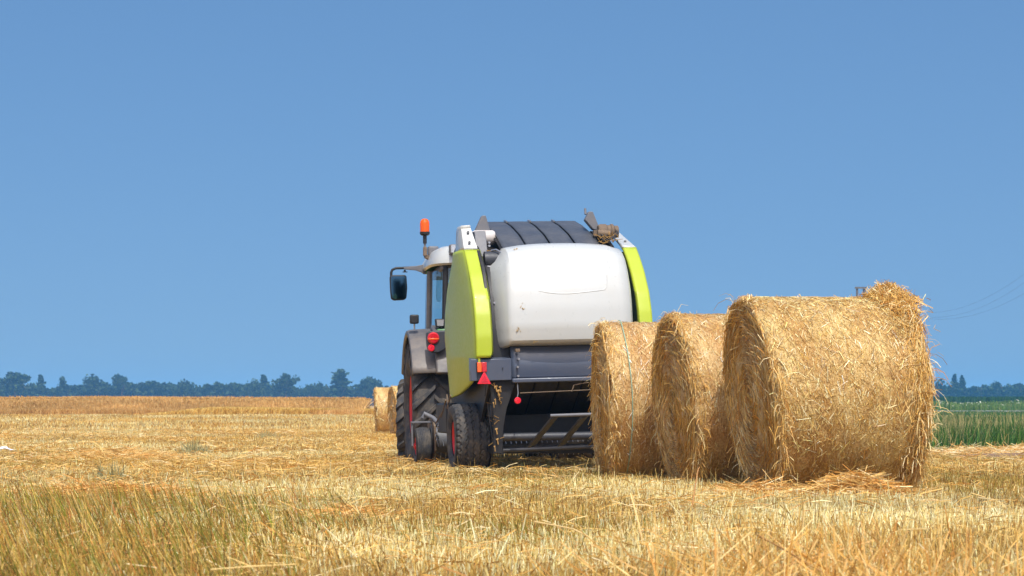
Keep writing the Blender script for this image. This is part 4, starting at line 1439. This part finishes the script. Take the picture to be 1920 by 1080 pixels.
def lug_tyre(R, W, nlug=20, h=.05, rim=.58, skew=.32):
    m = MB()
    sw = W / 2
    Rb = R - h
    side = [(R * rim, -sw * .82), (R * (rim + .05), -sw * .95), (R * (rim + .16), -sw * 1.02), (R * .86, -sw * 1.0), (Rb - .035, -sw * .95)]
    tread = [(Rb - .012 * abs(x) ** 2 - .02 * max(0, (abs(x) - .8) / .2), x * sw * .94) for x in np.linspace(-1, 1, 13)]
    m.lathe(side + tread + [(r, -x) for r, x in reversed(side)], n=96)
    # chevron lugs
    for sgn in (-1, 1):
        for k in range(nlug):
            t0 = 2 * math.pi * (k + (0 if sgn < 0 else .5)) / nlug
            secs = []
            for q in (-.04, .3, .65, .92, 1.03):
                x = sgn * sw * q
                t = t0 + skew * (max(q, 0) ** .9)
                hw = .034 + .012 * q
                drop = .012 * q * q
                top = R - drop - (.03 if q > 1 else 0)
                low = Rb - .03 - (.09 if q > 1 else 0)
                # lug runs obliquely: width measured along the circumference
                c = []
                for rr, dw in ((low, 1.25), (top, .8), (top, -.8), (low, -1.25)):
                    tt = t + dw * hw / R
                    c.append((x, rr * math.cos(tt), rr * math.sin(tt)))
                secs.append(c)
            vs = [p for c in secs for p in c]
            fs = []
            for i in range(len(secs) - 1):
                for j in range(4):
                    fs.append((i * 4 + j, i * 4 + (j + 1) % 4, (i + 1) * 4 + (j + 1) % 4, (i + 1) * 4 + j))
            fs += [(3, 2, 1, 0), tuple(range((len(secs) - 1) * 4, len(secs) * 4))]
            m.add(vs, fs)
    return m


def tractor():
    root = tag(empty('tractor', TR_LOC, (0, R_(TR_ROLL), R_(TR_YAW))), 'tractor with white cab roof, orange beacon and grey mudguards, half hidden ahead of the baler', 'tractor')
    at = TF.at
    RW, RR = .56, .855
    for s in (-1, 1):
        wh = empty('rear_wheel', (s * .985, 0, RR - .03)); wh.parent = root
        lug_tyre(RR, RW).build('tyre', M_TYRE, wh, smooth=30)
        rim_mb(RR * .585, RW * .98, dish=.06, sgn=s).build('rim', M_RED, wh)
        wf = empty('front_wheel', (s * .93, 2.62, .60), (0, 0, R_(-11))); wf.parent = root
        lug_tyre(.63, .46, nlug=18, h=.04).build('tyre', M_TYRE, wf, smooth=30)
        rim_mb(.37, .45, sgn=s).build('rim', M_RED, wf)

        # mudguard: arc over the wheel, with a lip
        rows = []
        for a in np.linspace(-22, 152, 30):
            t = R_(a)
            r = .985 + .05 * max(0, math.cos(t - R_(115))) ** 3
            vy, vz = -math.cos(t - R_(0)) * -1, math.sin(t)
            # a=0 rear, 90 top
            y = -math.cos(t) * r; z = RR - .03 + math.sin(t) * r
            row = []
            for x, dr in ((1.265, -.10), (1.285, -.05), (1.275, -.015), (1.235, .0), (1.05, .012), (.85, .012), (.66, .0)):
                row.append((s * x, y - dr * math.cos(t), z + dr * math.sin(t)))
            rows.append(row)
        rows = [r for r in rows if True]
        # trim the rear end so it stops level above the tread
        rows = [r for r in rows if r[3][2] > 1.24 or r[3][1] > 0]
        fd = MB().grid(rows).build('mudguard', M_FENDER, root, smooth=50, solid=.02)
        # inner rear panel carrying the lamp cluster
        P = [(-1.0, 1.25), (-.93, 1.42), (-.80, 1.62), (-.66, 1.76), (-.5, 1.84), (-.2, 1.9), (-.2, 1.2)]
        MB().prism(P, s * .56, s * .98).build('mudguard_inner', M_FENDER, root, bevel=.02)

    # rear lamp cluster (left and right)
    for s in (-1, 1):
        def lp(px, py, v):
            p = at(px, py, v=v)
            return Vector((p.x if s < 0 else -p.x - .0, p.y, p.z))
        pl = [(800, 624), (806, 621), (838, 621), (838, 650), (832, 656), (822, 661), (810, 661), (803, 656), (801, 646)]
        q = [lp(*p, -.95) for p in pl]
        hs_ = MB().prism([(p.x, p.z) for p in q], -.99, -.80, fn=lambda a, b, c: (a, c, b)).build('lamp_housing', M_DARK, root, bevel=.01)
        c = lp(812.5, 634, -.99)
        MB().lathe([(.004, -.03), (.06, -.028), (.076, -.012), (.078, .01)], c=(c.x, -.995, c.z), n=28, axis='y').build('brake_lamp', M_LRED, hs_)
        MB().box(c.x - .066, c.x + .066, -1.028, -1.02, c.z - .022, c.z - .002).build('indicator_band', M_LORANGE, hs_, bevel=.004)
        c = lp(808.5, 652.5, -.99)
        MB().lathe([(.004, -.022), (.038, -.02), (.045, -.008), (.046, .01)], c=(c.x, -.995, c.z), n=24, axis='y').build('fog_lamp', M_LREFL, hs_)
    # green cab sill with a work lamp
    for s in (-1, 1):
        MB().box(*sorted((s * .62, s * .93)), -.55, .9, 1.74, 1.84).build('cab_sill', M_GREEN, root, bevel=.02)
        p = at(824.5, 606, v=-.5); px_ = p.x if s < 0 else -p.x
        wl = MB().prism([(px_ - .062, p.z + .055), (px_ + .062, p.z + .055), (px_ + .052, p.z - .05), (px_ - .052, p.z - .05)], -.56, -.44, fn=lambda a, b, c: (a, c, b)).build('work_lamp', M_BLACK, root, bevel=.01)
        MB().prism([(px_ - .048, p.z + .042), (px_ + .048, p.z + .042), (px_ + .04, p.z - .038), (px_ - .04, p.z - .038)], -.568, -.555, fn=lambda a, b, c: (a, c, b)).build('lamp_glass', M_LCLEAR, wl)
        MB().tube([(px_ - .05, -.5, p.z - .12), (px_, -.5, p.z - .05), (px_ + .05, -.5, p.z - .12)], .012, 8).build('lamp_foot', M_BLACK, wl)
        # marker lamp on the mudguard
        p = at(777, 598.5, v=-.35); px_ = p.x if s < 0 else -p.x
        ml = MB().box(px_ - .058, px_ + .058, -.38, -.28, p.z - .06, p.z + .06).build('marker_lamp', M_BLACK, root, bevel=.018)
        MB().tube([(px_, -.33, p.z - .05), (px_, -.33, p.z - .14)], .012, 8).build('lamp_foot', M_CHROME, ml)

    # cab
    zf, zr = 1.70, 2.66
    zb = 1.25
    def cab_x(v, z): return (.93 - .07 * max(0, (v - .7) / .9) - .12 * max(0, (.55 - v) / 1.0)) * (1 - .03 * (z - 1.7))
    pill = {}
    for s in (-1, 1):
        for (v, w_, nm) in ((-.42, .08, 'rear_pillar'), (.55, .085, 'door_pillar'), (1.55, .06, 'front_pillar')):
            MB().tube([(s * cab_x(v, z), v - .06 * (z - 1.7) * (nm == 'front_pillar'), z) for z in np.linspace(zb, zr, 8)], w_ / 2, 10).build(nm, M_FENDER if nm == 'door_pillar' else M_BLACK, root)
        def pane(v0, v1, nm, bow):
            rows = []
            for z in np.linspace(zb + .02, zr - .02, 10):
                rows.append([(s * (cab_x(v, z) + bow * math.sin(math.pi * (v - v0) / (v1 - v0))), v, z) for v in np.linspace(v0, v1, 10)])
            return MB().grid(rows).build(nm, M_GLASS, root, smooth=60)
        pane(-.40, .52, 'quarter_window', .035)
        pane(.60, 1.52, 'door_window', .03)
        MB().tube([(s * .80, -.36, 1.9), (s * .815, -.33, 2.3), (s * .81, -.32, 2.45)], .012, 8).build('window_stay', M_BLACK, root)
    MB().grid([[(x, -.44 - .06 * (1 - (x / .75) ** 2), z) for x in np.linspace(-.76, .76, 14)] for z in np.linspace(1.5, zr - .02, 8)]).build('rear_window', M_GLASS, root, smooth=60)
    MB().grid([[(x, 1.58 + .10 * (1 - (x / .8) ** 2) - .06 * (z - 1.7), z) for x in np.linspace(-.78, .78, 14)] for z in np.linspace(1.4, zr - .02, 8)]).build('windscreen', M_GLASS, root, smooth=60)
    MB().box(-.84, .84, -.42, 1.55, 1.0, 1.28).build('cab_floor', M_BLACK, root, bevel=.03)
    MB().box(-.86, .86, -.44, 1.58, 2.60, 2.69).build('roof_frame', M_FENDER, root, bevel=.03)
    # roof: domed white moulding
    rows = []
    zt = at(850, 459, v=-.3).z
    for q, (k, z) in enumerate(((1.0, 2.675), (1.03, 2.70), (1.02, 2.76), (.95, zt - .06), (.86, zt - .015), (.7, zt), (.3, zt + .02), (.02, zt + .022))):
        row = []
        for t in np.linspace(0, 2 * math.pi, 56, endpoint=False):
            c, sn = math.cos(t), math.sin(t)
            e = 5
            r = (abs(c) ** e + abs(sn) ** e) ** (-1 / e)
            row.append((.96 * k * r * c, .52 + 1.14 * k * r * sn, z))
        rows.append(row)
    rf = MB().grid(rows, wv=True).build('roof', M_WHITE, root, smooth=50)
    for s in (-1, 1):
        p = at(853, 467, v=-.62); px_ = p.x if s < 0 else -p.x
        wl = MB().box(px_ - .07, px_ + .07, -.68, -.5, p.z - .07, p.z + .06).build('work_lamp', M_GREY, rf, bevel=.015)
        MB().box(px_ - .055, px_ + .055, -.687, -.678, p.z - .05, p.z + .045).build('lamp_glass', M_LCLEAR, wl)
    # beacon on its post
    b0, b1 = at(811, 488, v=.25), at(797, 480, v=.2)
    bk = MB().beam(b0, b1, .05, .05).beam(b1, b1 + Vector((0, 0, .12)), .05, .06, up=(0, 1, 0)).build('beacon_bracket', M_RUST, root, bevel=.006)
    MB().box(at(802, 470, v=.3).x, at(822, 470, v=.3).x, .24, .38, at(810, 486, v=.3).z, at(810, 462, v=.3).z).build('roof_bracket', M_GREY, root, bevel=.02)
    p = at(796.5, 437, v=.2); q = at(797, 484, v=.2)
    post = MB().tube([q, (p.x, .2, p.z - .05)], .016, 10).build('beacon_post', M_GREY, root)
    MB().tube([(p.x, .2, p.z - .14), (p.x, .2, p.z - .02)], .026, 12).build('post_clamp', M_BLACK, post)
    bt = at(796.5, 410, v=.2).z
    bc = MB().lathe([(.004, 0), (.045, .002), (.066, .02), (.068, .05), (.004, .05)], c=(p.x, .2, p.z - .035), n=28, axis='z').build('beacon', M_BLACK, root)
    h_ = bt - p.z - .015
    MB().lathe([(.062, 0), (.064, h_ * .6), (.058, h_ * .8), (.04, h_ * .95), (.015, h_), (.003, h_)], c=(p.x, .2, p.z + .015), n=28, axis='z').build('beacon_dome', M_AMBER, bc, smooth=60)
    MB().tube([(p.x, .2, p.z + .015), (p.x, .2, p.z + .11)], .024, 10).build('beacon_bulb', M_LCLEAR, bc)

    # mirrors, the left one seen in full
    for s in (-1, 1):
        def mp(px, py, v):
            p = at(px, py, v=v)
            return Vector((p.x if s < 0 else -p.x, p.y, p.z))
        v0 = .75
        MB().box(*sorted((mp(798, 505, v0).x, mp(822, 505, v0).x)), v0 - .06, v0 + .08, mp(805, 514, v0).z, mp(805, 497, v0).z).build('arm_mount', M_GREEN, root, bevel=.012)
        arm = MB().tube([mp(795, 500, v0), mp(765, 502, v0), mp(742, 503, v0), mp(735.5, 506, v0), mp(733.5, 511, v0), mp(733.5, 520, v0)], .018, 12).build('mirror_arm', M_BLACK, root)
        pl = [mp(*q, v0) for q in ((757, 501), (779, 499), (799, 495), (799, 514), (780, 507), (757, 505))]
        MB().prism([(q.x, q.z) for q in pl], v0 - .03, v0 + .02, fn=lambda a, b, c: (a, c, b)).build('arm_bracket', M_GREY, arm, bevel=.005)
        MB().tube([mp(759, 506, v0), mp(759, 510, v0)], .014, 8).beam(mp(755, 510, v0), mp(764, 510, v0), .02, .012).build('arm_knob', M_BLACK, arm)
        c = [mp(*q, v0) for q in ((730.5, 519), (734, 516), (759, 515.5), (762, 518), (763.5, 540), (762, 559), (758, 562.5), (738, 563.5), (733, 560), (731.5, 545))]
        hd = MB().prism([(q.x, q.z) for q in c], v0 - .03, v0 + .05, fn=lambda a, b, c: (a, c, b)).build('mirror_head', M_BLACK, arm, bevel=.014)
        cx = sum(q.x for q in c) / len(c); cz = sum(q.z for q in c) / len(c)
        MB().prism([(cx + (q.x - cx) * .88, cz + (q.z - cz) * .90) for q in c], v0 - .036, v0 - .028, fn=lambda a, b, c: (a, c, b)).build('mirror_glass', M_MIRROR, hd)

    # body ahead of the cab
    MB().box(-.42, .42, 1.4, 3.7, .55, .98).build('engine_block', M_BLACK, root, bevel=.04)
    rows = []
    for v in np.linspace(1.62, 3.9, 16):
        k = (v - 1.62) / 2.28
        hw, zt_ = .40 - .04 * k, 1.86 - .22 * k ** 1.6
        rows.append([(-hw, v, .95), (-hw, v, zt_ - .18), (-hw + .06, v, zt_ - .05), (-hw + .18, v, zt_), (0, v, zt_ + .02), (hw - .18, v, zt_), (hw - .06, v, zt_ - .05), (hw, v, zt_ - .18), (hw, v, .95)])
    MB().grid(rows).build('bonnet', M_GREEN, root, smooth=50, solid=.02)
    MB().box(-.33, .33, 3.85, 3.93, .9, 1.6).build('grille', M_BLACK, root, bevel=.04)
    MB().box(-.35, .35, -.45, 1.5, .55, 1.0).build('gearbox', M_DARK, root, bevel=.05)
    MB().tube([(-.75, 0, .83), (.75, 0, .83)], .14, 18).build('rear_axle', M_DARK, root)
    MB().tube([(-.8, 2.62, .6), (.8, 2.62, .6)], .09, 16).build('front_axle', M_DARK, root)
    MB().box(-.12, .12, -1.1, -.4, .45, .56).build('hitch', M_DARK, root, bevel=.01)
    for s in (-1, 1):
        MB().beam((s * .38, -.3, .7), (s * .42, -1.15, .55), .05, .09).build('lift_arm', M_DARK, root, bevel=.01)
    MB().tube([(.62, 1.75, 1.3), (.62, 1.75, 2.6), (.62, 1.68, 2.75)], .05, 14).build('exhaust_pipe', M_DARK, root)
    # inside the cab
    st = MB().box(-.26, .26, .25, .75, 1.32, 1.48).build('driver_seat', M_BLACK, root, bevel=.05)
    MB().box(-.25, .25, .16, .29, 1.45, 2.1).build('seat_back', M_BLACK, st, bevel=.05)
    sw = MB().tube([(0, 1.45, 1.25), (0, 1.2, 1.68)], .035, 10).build('steering_column', M_BLACK, root)
    ring = []
    for i in range(33):
        t = 2 * math.pi * i / 32
        ring.append((.2 * math.cos(t), 1.2 + .2 * math.sin(t) * .55, 1.7 + .2 * math.sin(t) * .8))
    MB().tube(ring, .015, 8).build('steering_wheel', M_BLACK, sw)


tractor()
